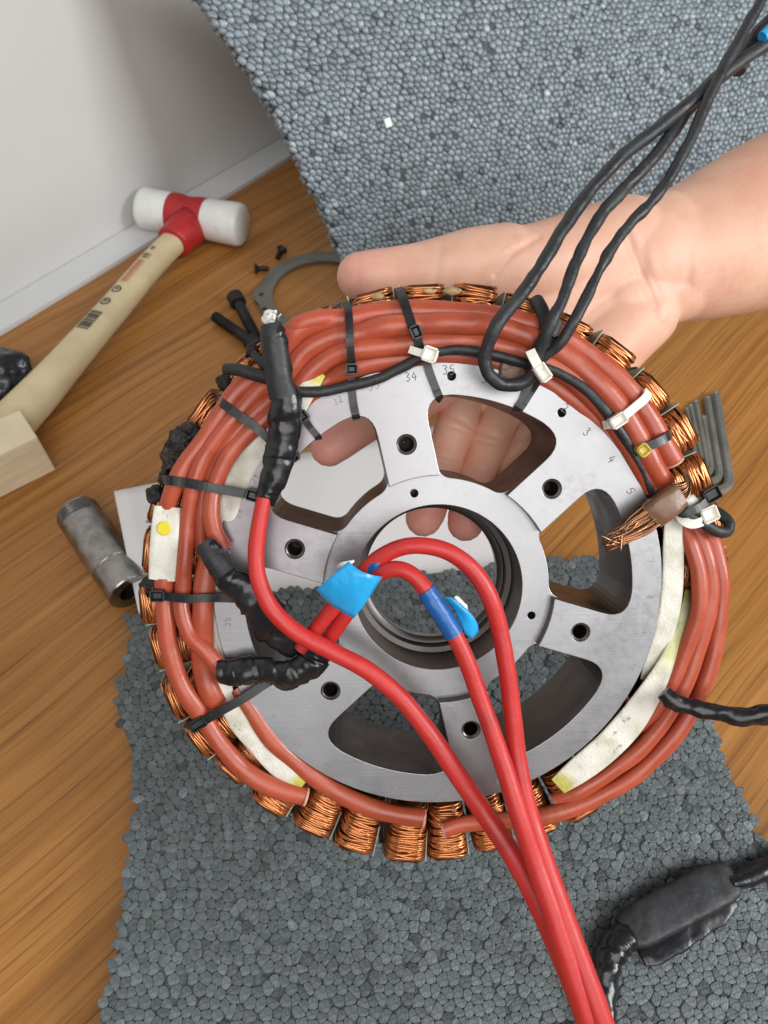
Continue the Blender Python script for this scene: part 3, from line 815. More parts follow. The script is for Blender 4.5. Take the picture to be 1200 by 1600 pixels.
def rt(pts, r=15, cap=None, flat=0.85, wob=0.0005):
    sd[0] += 3.7
    return lead('insulated_lead', pts, r, TR, 16, 8, flat, wob, 55, sd[0], 1.0, stator, cap)
# top bundle
rt([(418, 592, -2), (436, 556, 0), (462, 520, 2), (500, 502, 2), (545, 498, 1), (592, 490, -1), (645, 486, -1), (700, 488, 0), (765, 494, 1), (830, 509, 1), (882, 530, 1), (930, 562, 0), (975, 602, 0), (1008, 645, 0), (1034, 690, 0), (1052, 722, -1)], 17.5, 'end')
rt([(430, 612, -2), (452, 580, 0), (478, 548, 1), (515, 528, 2), (560, 522, 2), (605, 510, 4), (650, 508, 3), (700, 506, 5), (760, 508, 4), (820, 524, 3), (875, 550, 2), (925, 590, 2), (965, 632, 2), (995, 678, 2), (1018, 722, 1), (1038, 756, -1)], 17.5, 'end')
rt([(446, 632, -2), (468, 602, 0), (490, 576, 1), (525, 553, 2), (570, 545, 3), (620, 540, 2), (670, 535, 3), (720, 533, 2), (775, 540, 2), (830, 556, 1), (880, 580, 1), (925, 620, 1), (962, 662, 0), (990, 706, 0), (1018, 765, -2)], 17)
rt([(462, 648, -3), (485, 618, -2), (515, 592, -2), (560, 572, 0), (610, 562, 0), (660, 556, -1), (720, 556, -2), (790, 570, -2), (850, 592, -2), (905, 632, -2), (945, 675, -3), (975, 722, -3), (1000, 770, -4), (1012, 800, -5)], 15)
# left bundle
rt([(428, 575, -2), (396, 590, -1), (367, 615, 0), (342, 653, 1), (314, 693, 1), (292, 722, 1), (276, 753, 1), (264, 784, 0), (260, 806, -2)], 15, 'end')
rt([(440, 588, 0), (410, 604, 1), (383, 632, 1), (358, 662, 2), (334, 692, 2), (314, 724, 2), (302, 760, 2), (296, 800, 1), (291, 840, 1), (288, 880, 1), (286, 922, 0), (283, 948, 1), (296, 990, 2), (318, 1015, 3), (350, 1050, 3)], 13.5)
rt([(450, 605, 0), (418, 628, 1), (386, 656, 1), (360, 690, 2), (340, 720, 1), (324, 752, 0), (316, 790, 0), (314, 830, -1), (318, 868, -1)], 12.5)
rt([(456, 622, -1), (425, 645, 1), (392, 672, 2), (364, 702, 3), (346, 732, 3), (334, 765, 3), (330, 797, 4), (336, 830, 4), (350, 856, 3)], 14.5, wob=0.0005)
rt([(330, 868, -1), (321, 905, 0), (317, 950, 1), (316, 1000, 0), (319, 1050, -1), (329, 1082, -1), (340, 1098, -2)], 18, 'end')
rt([(257, 902, -1), (257, 930, -1), (259, 968, 0), (266, 1015, 0), (277, 1055, 0), (295, 1090, 0), (322, 1128, -1), (345, 1164, 0), (380, 1202, 0), (425, 1230, 0), (478, 1245, -1)], 15, 'end')
rt([(452, 520, 1), (470, 506, 3), (497, 498, 3), (520, 497, 2)], 15)
# lower edge
rt([(370, 1075, -3), (388, 1100, -2), (418, 1146, -2), (458, 1188, -2), (510, 1228, -2), (565, 1257, -2), (615, 1272, -2), (662, 1279, -2)], 15, 'end')
rt([(692, 1297, -2), (725, 1288, -2), (775, 1283, -3), (830, 1279, -3), (885, 1266, -2), (940, 1244, -2), (1000, 1206, -2), (1052, 1152, -2), (1090, 1092, -2), (1112, 1030, -2), (1124, 965, -2), (1127, 905, -2), (1116, 855, -3), (1098, 825, -5)], 13.5, 'start')
rt([(866, 1252, -5), (905, 1236, -3), (955, 1206, -2), (1010, 1160, -1), (1052, 1105, 0), (1080, 1045, 0), (1098, 985, 0), (1110, 930, 0), (1107, 880, 0), (1092, 838, -2), (1078, 815, -4)], 13)
rt([(1000, 1135, -4), (1028, 1108, -2), (1052, 1066, -1), (1074, 1010, 0), (1092, 955, 1), (1093, 905, 1), (1083, 862, 0), (1068, 820, -3)], 13)
rt([(1006, 1120, -3), (985, 1150, -4), (945, 1190, -5), (905, 1222, -5)], 9)

# woven white sleeves
SL = 'sleeve_white'
def sleeve(pts, w, seed, tips=()):
    o = lead('woven_sleeve', pts, w, SL, 20, 7, 0.16, 0.00012, 60, seed, 0.7)
    me = o.data; a = me.color_attributes['tint']
    for i, v in enumerate(me.vertices):
        for (p, rad, c) in tips:
            d = (v.co - p).length
            if d < rad:
                k = min(1, (rad - d) / (rad * .5)); a.data[i].color = (1 + (c[0] - 1) * k, 1 + (c[1] - 1) * k, 1 + (c[2] - 1) * k, 1)
    return o
YG = (0.80, 0.78, 0.16)
sleeve([(500, 582, 2, 10), (480, 610, 3, 14), (450, 645, 1, 22), (418, 672, 0, 26), (392, 700, 0, 25), (372, 740, 0, 22), (356, 785, 0, 20), (345, 830, -1, 18), (334, 875, -1, 13), (331, 920, -2, 11), (333, 965, -2, 11), (340, 1010, -2, 12), (346, 1050, -1, 15), (352, 1085, -1, 14), (372, 1125, -1, 17), (402, 1162, -1, 17), (438, 1200, -1, 17), (474, 1226, -1, 12)], 20, 2,
       [(SP(500, 582, 2), .006, YG), (SP(474, 1226, -1), .006, YG)])
sleeve([(1062, 785, -3, 14), (1054, 820, -1, 16), (1052, 860, 0, 17), (1051, 910, 0, 17), (1046, 955, 0, 17), (1034, 1000, -1, 16), (1018, 1040, -2, 13), (1008, 1062, -4, 8)], 17, 5)
sleeve([(1078, 922, -5, 7), (1074, 955, -3, 12), (1060, 1000, -1, 14), (1040, 1042, 0, 16), (1016, 1082, 0, 20), (985, 1128, 0, 24), (948, 1168, 0, 24), (905, 1203, 0, 22), (872, 1228, -1, 16)], 18, 9,
       [(SP(1076, 940, -3), .020, (0.72, 0.74, 0.22)), (SP(1060, 1000, -1), .014, (.9, .92, .55)), (SP(872, 1228, -1), .0075, (0.8, 0.8, .22))])
ss = sleeve([(262, 792, 1, 21), (259, 820, 2, 22), (256, 855, 2, 22), (253, 906, 1, 21)], 22, 12)
ss.data.materials[0] = MATS['sleeve_white']
V, F = lathe([(0, 0.0024), (0.0003, 0.0021), (0.0003, 0.00001)], SP(256, 826, 3.1), Vector((0, 0, 1)), 18, False)
mesh_obj('yellow_dot', V, F, 'yellow_paint', ss, smooth=False)
rt([(262, 800, -2), (257, 860, -2), (256, 910, -2)], 12)

# black sensor wires
WB = 'wire_black'
lead('sensor_wire', [(462, 612, 4), (500, 612, 4), (545, 603, 3), (590, 592, 3), (630, 573, 3), (670, 553, 4), (715, 546, 4), (765, 553, 4), (815, 566, 3), (868, 580, 3), (912, 607, 3), (948, 645, 3), (978, 688, 2), (1000, 728, 1), (1020, 775, -1)], 8.5, WB, 12, 8, 1, .0002, 120, 1)
def zlead(name, pts, r, mat=WB, seed=0, wob=.0003, n=12, parent=stator, wfreq=140, flat=1.0):
    L4 = [(*(SP(p[0], p[1], p[2]) if p[2] > 1 or p[2] < -1 or p[2] == 0 else SW(p[0], p[1], p[2])), (p[3] if len(p) > 3 else r)) for p in pts]
    return lead_local(name, L4, mat, n, 8, flat, wob, wfreq, seed, 1.0, parent)
# values of the third number below 1 are distances from the camera in metres
zlead('sensor_wire', [(842, 568, 6), (828, 590, 7), (805, 601, 8), (778, 598, 10), (760, 578, 12), (760, 545, 14), (780, 502, 16), (815, 460, .247), (852, 405, .252), (885, 350, .257), (925, 295, .262), (975, 242, .267), (1028, 200, .271), (1082, 158, .275), (1140, 108, .279), (1215, 60, .283), (1290, 20, .285)], 10.5, seed=3, wob=.00045)
zlead('sensor_wire', [(832, 572, 5), (842, 545, 8), (862, 502, 12), (882, 462, .250), (895, 420, .253), (915, 378, .257), (938, 338, .261), (972, 298, .265), (1008, 262, .268), (1040, 222, .272), (1062, 190, .275), (1100, 140, .279), (1145, 98, .283)], 10, seed=5, wob=.0005)
zlead('sensor_wire', [(832, 572, 3), (856, 552, 6), (880, 530, 9), (905, 488, .249), (927, 442, .252), (950, 398, .255), (982, 352, .259), (1020, 314, .262), (1052, 268, .266), (1080, 215, .269), (1102, 165, .272), (1128, 110, .275), (1152, 68, .278), (1190, 0, .282), (1220, -60, .285)], 9, seed=7, wob=.0005)
zlead('sensor_wire', [(1150, 108, .285), (1172, 72, .287), (1196, 44, .288), (1240, 10, .29)], 14, seed=8, wob=.0006)
lead('sensor_wire', [(838, 470, -3, 11), (848, 490, 2, 12), (852, 515, 4, 11), (848, 545, 3, 10), (838, 566, 3, 9)], 11, WB, 12, 6, 1, .0003, 120, 6)
lead('blue_tape_band', [(1190, 60, 0), (1212, 40, 0)], 6, 'tape_blue', 10, 3) if False else None
lead_local('blue_tape_band', [(*SW(1191, 58, .279), 8), (*SW(1206, 44, .280), 9)], 'tape_blue', 10, 4)
# square magnet block by the bundle
V, F = box_mesh(0.0085, 0.0062, 0.005, Matrix.Translation(SP(799, 581, 0)) @ Matrix.Rotation(R(-8), 4, 'Z'), 0.0008)
mesh_obj('brown_block', V, F, 'magnet_brown', stator)

# black heat-shrink and tape bundles
lead('taped_splice', [(424, 512, 14, 17), (427, 525, 14, 19), (432, 560, 13, 19.5), (437, 598, 12, 20), (446, 625, 11, 23), (446, 655, 10, 24), (441, 690, 9, 23), (434, 725, 9, 21), (424, 758, 9, 18), (414, 786, 9, 14)], 20, 'tape_black', 28, 18, 0.7, 0.0011, 120, 4, wrap=5, wamp=.16)
lead('shrink_tube', [(423, 506, 14.4, 17.2), (427, 525, 14.4, 20), (432, 560, 13.4, 20.4), (437, 598, 12.4, 21), (443, 618, 11.4, 23)], 20, 'shrink_black', 18, 8, 0.78, 0.0003, 85, 4)
lead('torn_tape', [(414, 505, 14, 9), (423, 499, 15, 14), (430, 500, 15, 12)], 12, 'fluff_white', 12, 6, 0.6, 0.0018, 240, 3)
for k in range(8):
    x = 416 + k * 2.6; V, F = sweep([SP(x, 502, 14), SP(x + random.uniform(-2, 3), 494, 16), SP(x + random.uniform(-5, 5), 488 - random.uniform(-3, 4), 17)], .00022, .00022, 5)
    mesh_obj('strand', V, F, 'fluff_white' if k % 3 else 'lug_copper_dull', stator)
lead('black_stub', [(352, 577, 5, 9.5), (372, 578, 7, 10), (398, 585, 8, 10.5), (425, 592, 9, 11)], 10, 'shrink_black', 12, 5, 1, .0002, 100, 2)
lead('black_stub', [(395, 552, 5, 6), (408, 566, 7, 8), (425, 580, 9, 9)], 8, 'shrink_black', 12, 5, 1, .0002, 100, 6)
lead('taped_splice', [(322, 852, 9, 15), (340, 880, 10, 17), (358, 904, 11, 18), (384, 924, 11, 22), (406, 950, 10, 26), (426, 976, 8, 30), (452, 996, 6, 26), (482, 1006, 6, 17), (500, 1012, 5, 9)], 20, 'tape_black', 28, 18, 0.6, 0.0013, 120, 9, wrap=6, wamp=.20)
lead('shrink_tube', [(318, 848, 9.3, 15.2), (338, 878, 10.4, 18), (352, 898, 11.3, 18.6)], 18, 'shrink_black', 18, 7, 0.75, .0004, 90, 2)
lead('taped_splice', [(342, 1050, 5, 16), (372, 1050, 6, 19), (405, 1046, 7, 19), (430, 1050, 8, 18), (455, 1052, 9, 20), (480, 1042, 9, 21), (496, 1022, 8, 20), (505, 1000, 7, 15)], 20, 'tape_black', 28, 18, 0.75, 0.0013, 120, 14, wrap=6, wamp=.18)
lead('tape_flap', [(420, 985, 5, 4), (450, 1008, 5, 12), (480, 1014, 5, 10), (500, 1012, 5, 4)], 8, 'tape_black', 10, 6, .3, .0006, 150, 5)

# thick red phase cables
CR = 'cable_red'
c1 = zlead('phase_cable', [(413, 778, 10, 12), (405, 820, 11, 12.5), (400, 865, 12, 13), (404, 905, 13, 13.5), (424, 950, 13.5, 14), (462, 987, 14, 14), (515, 1016, 14, 14), (572, 1046, 14, 14.3), (624, 1088, 14, 14.5), (668, 1142, 15, 15), (712, 1206, 16, 15.5), (762, 1278, 18, 16), (806, 1345, 22, 16.5), (845, 1420, 26, 17), (880, 1500, 30, 17.5), (908, 1570, 34, 18), (940, 1660, 38, 18)], 14, CR, 1, .0001, 16)
c2 = zlead('phase_cable', [(470, 1015, 8, 12), (492, 985, 9, 12), (525, 945, 12, 12.5), (555, 908, 15, 13), (590, 874, 18, 13.5), (625, 856, 20, 13.5), (662, 853, 21, 13.5), (702, 863, 21, 13.8), (738, 890, 21, 14), (764, 930, 21, 14), (781, 985, 20, 14), (792, 1045, 20, 14), (800, 1110, 20, 14.3), (808, 1180, 21, 14.7), (822, 1255, 24, 15.5), (846, 1335, 29, 17), (876, 1420, 34, 18), (905, 1500, 39, 18.5), (938, 1590, 44, 19), (962, 1660, 47, 19)], 14, CR, 2, .0001, 16)
c3 = zlead('phase_cable', [(495, 1025, 7, 12), (520, 990, 8, 12), (548, 950, 12, 12.5), (572, 912, 15, 13), (598, 893, 19, 13), (628, 890, 21, 13), (655, 908, 22, 13), (680, 945, 23, 13.5), (706, 985, 23, 13.5), (728, 1030, 23, 13.8), (748, 1085, 23, 14), (768, 1140, 24, 14.3), (790, 1205, 26, 15), (812, 1275, 29, 15.5), (834, 1340, 31, 16.2), (858, 1410, 35, 17), (884, 1490, 39, 17.5), (914, 1580, 43, 18), (938, 1660, 46, 18)], 14, CR, 3, .0001, 16)
# blue tape
def sheet(name, rows, mat, parent, th=0.00025):
    """rows: grid of (px,py,h)"""
    G = [[SP(*p) for p in r] for r in rows]; V = []; F = []
    m = len(rows[0])
    fine = []
    for r in G: fine.append([Vector(q) for q in spline([tuple(p) for p in r], 4)])
    cols_ = [[Vector(q) for q in spline([tuple(fine[j][i]) for j in range(len(fine))], 4)] for i in range(len(fine[0]))]
    a, b = len(cols_), len(cols_[0])
    for i in range(a): V += cols_[i]
    F = [(i * b + j, i * b + j + 1, (i + 1) * b + j + 1, (i + 1) * b + j) for i in range(a - 1) for j in range(b - 1)]
    o = mesh_obj(name, V, F, mat, parent); md = o.modifiers.new('thickness', 'SOLIDIFY'); md.thickness = th; return o
sheet('blue_tape', [[(494, 921, 21), (510, 938, 21), (530, 953, 21), (553, 966, 21)], [(518, 900, 24), (535, 917, 24.5), (552, 930, 24.5), (572, 940, 23)], [(545, 877, 24), (560, 890, 26), (577, 897, 26), (597, 901, 22)]], 'tape_blue', c2)
sheet('blue_tape', [[(566, 892, 19), (580, 878, 20), (592, 872, 20)], [(576, 897, 19), (588, 886, 21), (597, 876, 20)], [(585, 903, 17), (594, 893, 18), (598, 885, 18)]], 'tape_blue_dark', c2)
b3 = zlead('blue_tape', [(665, 922, 22.6, 15), (680, 945, 23, 15.2), (694, 966, 23, 15.4), (709, 992, 23, 15.6)], 15, 'tape_blue_dark', 4, .0002, 18, c3)
sheet('tape_flag', [[(694, 932, 23), (708, 950, 22), (718, 970, 22), (728, 992, 22)], [(704, 933, 24), (722, 952, 24), (735, 972, 23), (738, 997, 22)], [(708, 938, 22), (732, 955, 23), (745, 973, 22), (747, 986, 21)]], 'tape_blue', c3)
lead('tape_fluff', [(711, 932, 22, 3), (718, 940, 22, 5), (726, 950, 22, 4), (733, 958, 22, 2)], 4, 'fluff_white', 8, 5, .5, .0008, 300, 1, 1, c3)
lead('tape_fluff', [(528, 888, 18, 3), (540, 882, 20, 5), (553, 876, 18, 2)], 4, 'fluff_white', 8, 5, .5, .0006, 300, 1, 1, c2)

# cable ties
def tie(pts, w, mat='tie_black', head=None, hs=(11, 10), hmat=None, th=0.0011):
    L3 = [(*SP(*p),) for p in pts]; path = [Vector(q) for q in spline(L3, 5)]
    V, F = sweep(path, w * S_, th / 2, rect=True)
    o = mesh_obj('cable_tie', V, F, mat, stator, smooth=False)
    if head is not None:
        i = min(range(len(path)), key=lambda k: (path[k] - SP(*head)).length)
        d = path[min(i + 1, len(path) - 1)] - path[max(i - 1, 0)]
        M_ = frame(SP(*head), d, Vector((0, 0, 1)))
        bm = bmesh.new(); bmesh.ops.create_cube(bm, size=1.0)
        bmesh.ops.scale(bm, vec=(hs[0] * 2 * S_, hs[1] * 2 * S_, 0.0042), verts=bm.verts)
        bmesh.ops.bevel(bm, geom=bm.edges[:], offset=0.0005, segments=2, affect='EDGES')
        top = max(bm.faces, key=lambda f: f.calc_center_median().z + f.calc_area() * 1e3)
        r_ = bmesh.ops.inset_region(bm, faces=[top], thickness=0.0009, depth=0.0)
        bmesh.ops.translate(bm, vec=(0, 0, -0.0012), verts=top.verts)
        bm.verts.index_update(); V = [M_ @ v.co for v in bm.verts]; F = [tuple(v.index for v in f.verts) for f in bm.faces]; bm.free()
        mesh_obj('tie_head', V, F, hmat or mat, o, smooth=False)
    return o
tie([(541, 474, -8), (544, 482, 3), (546, 505, 6), (547, 535, 7), (549, 562, 5), (550, 582, 3)], 5.5, head=(550, 577, 5), hs=(8, 9))
tie([(547, 560, 0), (549, 600, 1.0), (552, 630, .8), (556, 650, .7), (557, 654, -4)], 6)
tie([(622, 452, -9), (628, 462, 1), (636, 485, 4.5), (645, 512, 7.5), (652, 530, 7), (658, 550, 5), (662, 560, 2)], 6.5, head=(650, 519, 8), hs=(10, 8))
tie([(660, 545, 1), (670, 578, 1.0), (680, 605, .8), (686, 620, .7), (688, 624, -4)], 6)
tie([(838, 575, 3), (828, 600, 1.2), (818, 626, .8), (810, 638, .6), (807, 641, -4)], 7.5)
tie([(846, 590, 4), (832, 612, 1.2), (818, 634, .8), (812, 640, -2)], 3.5)
tie([(340, 622, -6), (348, 630, 3), (372, 648, 5), (400, 668, 5), (425, 690, 4)], 6.5)
tie([(468, 644, 2), (476, 655, 2), (486, 670, 1), (496, 682, .7), (498, 685, -4)], 5, head=(473, 650, 2.5), hs=(9, 8))
tie([(455, 700, 2), (465, 715, 2)], 5, head=(459, 714, 2.5), hs=(8, 8))
tie([(252, 748, -8), (262, 750, 3), (290, 754, 4.5), (325, 761, 5.5), (360, 767, 4), (392, 773, 2.5), (404, 776, 1)], 7, head=(396, 774, 3.5), hs=(11, 9))
tie([(228, 924, -8), (240, 929, 1), (262, 932, 3.5), (290, 935, 5), (320, 934, 5), (345, 934, 3), (375, 935, 1), (415, 935, -3)], 6.5, head=(247, 930, 3), hs=(11, 9))
tie([(292, 1138, -8), (304, 1132, 0), (322, 1124, 2.5), (350, 1108, 3.5), (382, 1090, 3.5), (415, 1068, 2), (425, 1062, 0)], 7, head=(310, 1130, 2), hs=(14, 9))
tie([(1048, 674, -4), (1044, 681, 4), (1030, 690, 6.5), (1012, 698, 6.5), (1000, 705, 5), (994, 707, 0)], 6.5, head=(1004, 703, 6), hs=(9, 9), hmat='tie_resin')
tie([(640, 546, 7), (652, 550, 8), (668, 554, 8), (682, 560, 7)], 5.5, 'tie_white', head=(671, 554, 8.5), hs=(11, 11))
tie([(828, 548, 11), (834, 560, 12), (842, 575, 12), (850, 592, 9)], 7, 'tie_white', head=(847, 582, 11), hs=(14, 9))
tie([(1012, 612, 2), (1008, 622, 5), (992, 636, 6), (972, 652, 6), (955, 662, 5), (944, 664, 2)], 6.5, 'tie_white', head=(965, 657, 6), hs=(13, 9))
tie([(1112, 798, 0), (1108, 806, 4), (1092, 816, 6), (1078, 818, 6), (1066, 812, 5), (1058, 802, 2)], 7, 'tie_white', head=(1107, 803, 5), hs=(13, 12), th=0.0016)
tie([(1118, 762, -3), (1110, 775, 3), (1095, 790, 6), (1078, 798, 7), (1060, 792, 5), (1050, 786, 2)], 6, head=(1111, 772, 4), hs=(13, 11), th=0.0016)
lead('black_wire_loop', [(1058, 796, 4), (1075, 806, 5), (1098, 818, 5), (1120, 830, 4), (1136, 831, 2), (1139, 818, 0), (1128, 806, -2), (1112, 796, -4)], 9, 'shrink_black', 12, 6, .8, .0002, 90, 3)
tie([(866, 505, -2), (868, 512, 4), (864, 525, 6), (858, 545, 7), (855, 552, 5)], 6, head=(866, 513, 6), hs=(12, 8))

# brown sleeved neutral joint with a frayed copper end
lead('brown_sleeve', [(1018, 806, 7, 22), (1030, 797, 8, 22.5), (1045, 786, 8, 22), (1060, 774, 7, 21)], 22, 'brown_heatshrink', 20, 6, .62, .0003, 90, 3, .5)
rnd = random.Random(5); st = MB()
for k in range(46):
    a = rnd.uniform(-1, 1); b = rnd.uniform(-1, 1); e = rnd.random()
    w1, w2 = rnd.uniform(-1, 1), rnd.uniform(-1, 1)
    ex, ey = 945 + rnd.uniform(-6, 30), 850 + rnd.uniform(-16, 12)
    pts = [(1022 + a * 11, 803 + a * 16, 7 + b * 2.6), (1000 + a * 11 + w1 * 4, 818 + a * 15 + w2 * 4, 7.5 + b * 3), (975 + w1 * 13, 833 + a * 12 + w2 * 6, 8 + b * 3 + w1), (ex, ey, 7 + b * 4 + w2 * 2)]
    path = [Vector(q) for q in spline([tuple(SP(*p)) for p in pts], 5)]
    V, F = sweep(path, 0.00032, 0.00032, 5); g = rnd.uniform(.5, 1.15); st.add(V, F, (g, g, g * .95))
for k in range(26):
    a = rnd.uniform(-1, 1); b = rnd.uniform(-1, 1)
    pts = [(1058 + a * 7, 772 + a * 16, 7 + b * 2), (1074 + a * 4, 762 + a * 10, 6 + b * 2), (1072 + a * 6, 742 + a * 6, 3 + b), (1062 + a * 8, 728 + a * 6, -2)]
    path = [Vector(q) for q in spline([tuple(SP(*p)) for p in pts], 5)]
    V, F = sweep(path, 0.00034, 0.00034, 5); g = rnd.uniform(.5, 1.1); st.add(V, F, (g, g, g * .9))
st.build('frayed_strands', 'strand_copper', stator, True, True)
blob(SP(1079, 783, 3), 13 * S_, 3.3, .5, 'fluff_white', 'torn_tape', stator, 3, (1.2, .8, .5), 260)

# taped wire leaving to the right
zlead('taped_wire', [(1036, 1082, 7, 12), (1048, 1094, 8, 15), (1068, 1102, 9, 13), (1095, 1108, 11, 12.5), (1125, 1114, 13, 13), (1150, 1120, 14, 15), (1178, 1118, 15, 16), (1210, 1116, 16, 16), (1280, 1112, 18, 16)], 13, 'tape_black', 5, .0007, 20, stator, 170, .7)

# handwritten coil numbers round the rim
DG = {'0': [[(.5, 1), (.1, .7), (.15, .2), (.5, 0), (.85, .25), (.85, .75), (.5, 1)]], '1': [[(.25, .75), (.55, 1), (.5, 0)]],
      '2': [[(.1, .8), (.45, 1), (.8, .8), (.7, .5), (.1, .05), (.9, .0)]], '3': [[(.1, .9), (.55, 1), (.8, .78), (.4, .55), (.85, .3), (.55, 0), (.1, .1)]],
      '4': [[(.5, 1), (.1, .4), (.9, .42)], [(.65, .7), (.6, 0)]], '5': [[(.85, 1), (.25, .95), (.2, .55), (.65, .6), (.85, .3), (.5, 0), (.1, .1)]],
      '6': [[(.75, 1), (.25, .6), (.15, .2), (.5, 0), (.8, .25), (.5, .48), (.2, .3)]], '7': [[(.1, .95), (.9, 1), (.4, 0)]],
      '8': [[(.5, .5), (.15, .75), (.5, 1), (.85, .75), (.5, .5), (.15, .22), (.5, 0), (.85, .25), (.5, .5)]], '9': [[(.8, .7), (.5, 1), (.2, .7), (.5, .5), (.8, .75), (.6, 0)]]}
for k in range(1, 37):
    a = R(77.8 - 10 * (k % 36)); mb = MB(); txt = str(k)
    rr = 334 if k not in (35, 2) else 341
    c = Vector((rr * S_ * math.cos(a), rr * S_ * math.sin(a), 0)); up_ = Vector((math.cos(a), math.sin(a), 0)); rt_ = Vector((math.sin(a), -math.cos(a), 0))
    if k in (35,): c -= rt_ * 2 * S_
    if k == 2: c += rt_ * 9 * S_
    size = 13 * S_ if k <= 6 or k >= 33 else 9.5 * S_
    for i, ch in enumerate(txt):
        for stt in DG[ch]:
            pts = spline([(x + random.gauss(0, .03), y + random.gauss(0, .03), 0) for x, y in stt], 4)
            path = [c + rt_ * ((p[0] * .62 + (i - len(txt) / 2) * .8) * size) + up_ * ((p[1] - .5) * size) + Vector((0, 0, 0.00004)) for p in pts]
            V, F = sweep(path, 0.00014, 0.00002, rect=True); mb.add(V, F)
    mb.build('number_marking', 'marker_ink' if k <= 5 or k >= 34 else 'marker_faint', stator, False)
# ================================================================== HAND AND FOREARM
def hand():
    root_loc = W(1000, 430, 0.345)
    # (px, py, Z, radius mm) chains
    ch = {
     'forearm': [(1420, 262, .392, 43), (1300, 310, .380, 41.5), (1200, 350, .370, 39.5), (1110, 386, .362, 34), (1040, 408, .356, 29)],
     'wrist':   [(1040, 400, .356, 28.5), (985, 415, .352, 28)],
     'wristlow': [(1050, 440, .352, 19), (1000, 455, .348, 19), (960, 480, .345, 20)],
     'meta_i':  [(985, 400, .350, 23), (900, 440, .347, 21), (800, 520, .343, 16.5), (722, 590, .338, 11)],
     'meta_m':  [(990, 420, .350, 22), (900, 480, .348, 20), (820, 560, .344, 15.5), (748, 622, .340, 11)],
     'meta_r':  [(995, 440, .350, 21), (910, 520, .347, 19), (850, 600, .344, 15), (792, 650, .340, 10.5)],
     'meta_p':  [(1000, 460, .350, 19), (940, 535, .346, 17.5), (895, 620, .344, 14), (850, 680, .341, 10)],
     'heel':    [(1000, 490, .346, 17), (965, 520, .344, 17.5), (930, 560, .343, 17)],
     'thenar':  [(975, 385, .346, 22), (900, 404, .338, 20), (830, 418, .330, 18), (765, 414, .324, 15)],
     'thenar2': [(950, 420, .345, 22), (860, 470, .342, 18), (790, 500, .338, 13)],
     'web':     [(810, 430, .331, 14), (780, 480, .337, 12), (745, 540, .340, 11)],
     'thumb':   [(790, 408, .325, 15.5), (740, 408, .320, 13.5), (700, 415, .316, 12.2), (655, 424, .313, 11.3), (610, 430, .310, 10.8), (578, 432, .308, 10.3), (563, 432, .308, 9.6)],
     'index':   [(722, 590, .338, 10.8), (670, 612, .333, 9.8), (620, 630, .330, 9.2), (570, 660, .327, 8.8), (530, 688, .324, 8.4), (514, 700, .323, 7.8)],
     'middle':  [(726, 628, .338, 8.6), (712, 668, .334, 9.1), (698, 708, .330, 8.3), (686, 740, .328, 8.9), (674, 775, .329, 8.3), (666, 800, .330, 8.3), (662, 810, .330, 7.8)],
     'ring':    [(782, 652, .338, 8.4), (766, 692, .334, 9.0), (753, 728, .330, 8.2), (743, 758, .328, 8.7), (734, 790, .329, 8.2), (729, 810, .330, 8.1), (727, 818, .330, 7.6)],
     'pinky':   [(838, 672, .339, 8.6), (817, 710, .335, 8.6), (799, 746, .332, 8.2), (785, 778, .331, 7.6), (780, 788, .331, 7.0)],
    }
    mb = MB(); fb = MB(); tips = [W(514, 700, .311), W(665, 806, .317), W(730, 813, .317), W(782, 788, .319), W(563, 432, .308)]
    for nm, pts in ch.items():
        off = {'index': -.012, 'middle': -.012, 'ring': -.012, 'pinky': -.012, 'meta_i': -.009, 'meta_m': -.009, 'meta_r': -.009, 'meta_p': -.009, 'heel': -.007, 'web': -.006, 'thenar2': -.006}.get(nm, 0)
        pts = [(p[0], p[1], p[2] + off * (1 if nm in ('index', 'middle', 'ring', 'pinky') else k / (len(pts) - 1)), p[3] * (.97 if off == -.012 else 1)) for k, p in enumerate(pts)]
        L = []
        for i in range(len(pts) - 1):
            for k in range(5):
                t = k / 5; L.append([a + (b - a) * t for a, b in zip(pts[i], pts[i + 1])])
        L.append(list(pts[-1])); L = spline([tuple(p) for p in pts], 18 if off == -.012 else 6)
        path = [W(p[0], p[1], p[2]) for p in L]; rad = [p[3] / 1000 for p in L]
        # rounded ends
        d0 = (path[0] - path[1]).normalized(); d1 = (path[-1] - path[-2]).normalized()
        pp, rr = [], []
        for a in (85, 60, 35, 15): pp.append(path[0] + d0 * rad[0] * math.sin(R(a))); rr.append(rad[0] * math.cos(R(a)))
        pp += path; rr += rad
        for a in (15, 35, 60, 85): pp.append(path[-1] + d1 * rad[-1] * math.sin(R(a))); rr.append(rad[-1] * math.cos(R(a)))
        V, F = sweep(pp, rr, rr, 48, up=FWD)
        if nm in ('index', 'middle', 'ring', 'pinky'): fb.add(V, F)
        else: mb.add(V, F)
    tmp = mesh_obj('body_tmp', [v - root_loc for v in mb.v], mb.f, 'skin')
    m = tmp.modifiers.new('remesh', 'REMESH'); m.mode = 'VOXEL'; m.voxel_size = 0.0009
    s = tmp.modifiers.new('smooth', 'SMOOTH'); s.factor = 0.5; s.iterations = 6
    dg = bpy.context.evaluated_depsgraph_get()
    me = bpy.data.meshes.new_from_object(tmp.evaluated_get(dg)); bpy.data.objects.remove(tmp)
    kv = len(me.vertices)                                  # fingers keep their own crisp creases where they touch
    av = [v.co.copy() for v in me.vertices] + [v - root_loc for v in fb.v]
    af = [tuple(p.vertices) for p in me.polygons] + [tuple(i + kv for i in q) for q in fb.f]
    me = bpy.data.meshes.new('person'); me.from_pydata([tuple(v) for v in av], [], af); me.update()
    me.polygons.foreach_set('use_smooth', [True] * len(me.polygons))
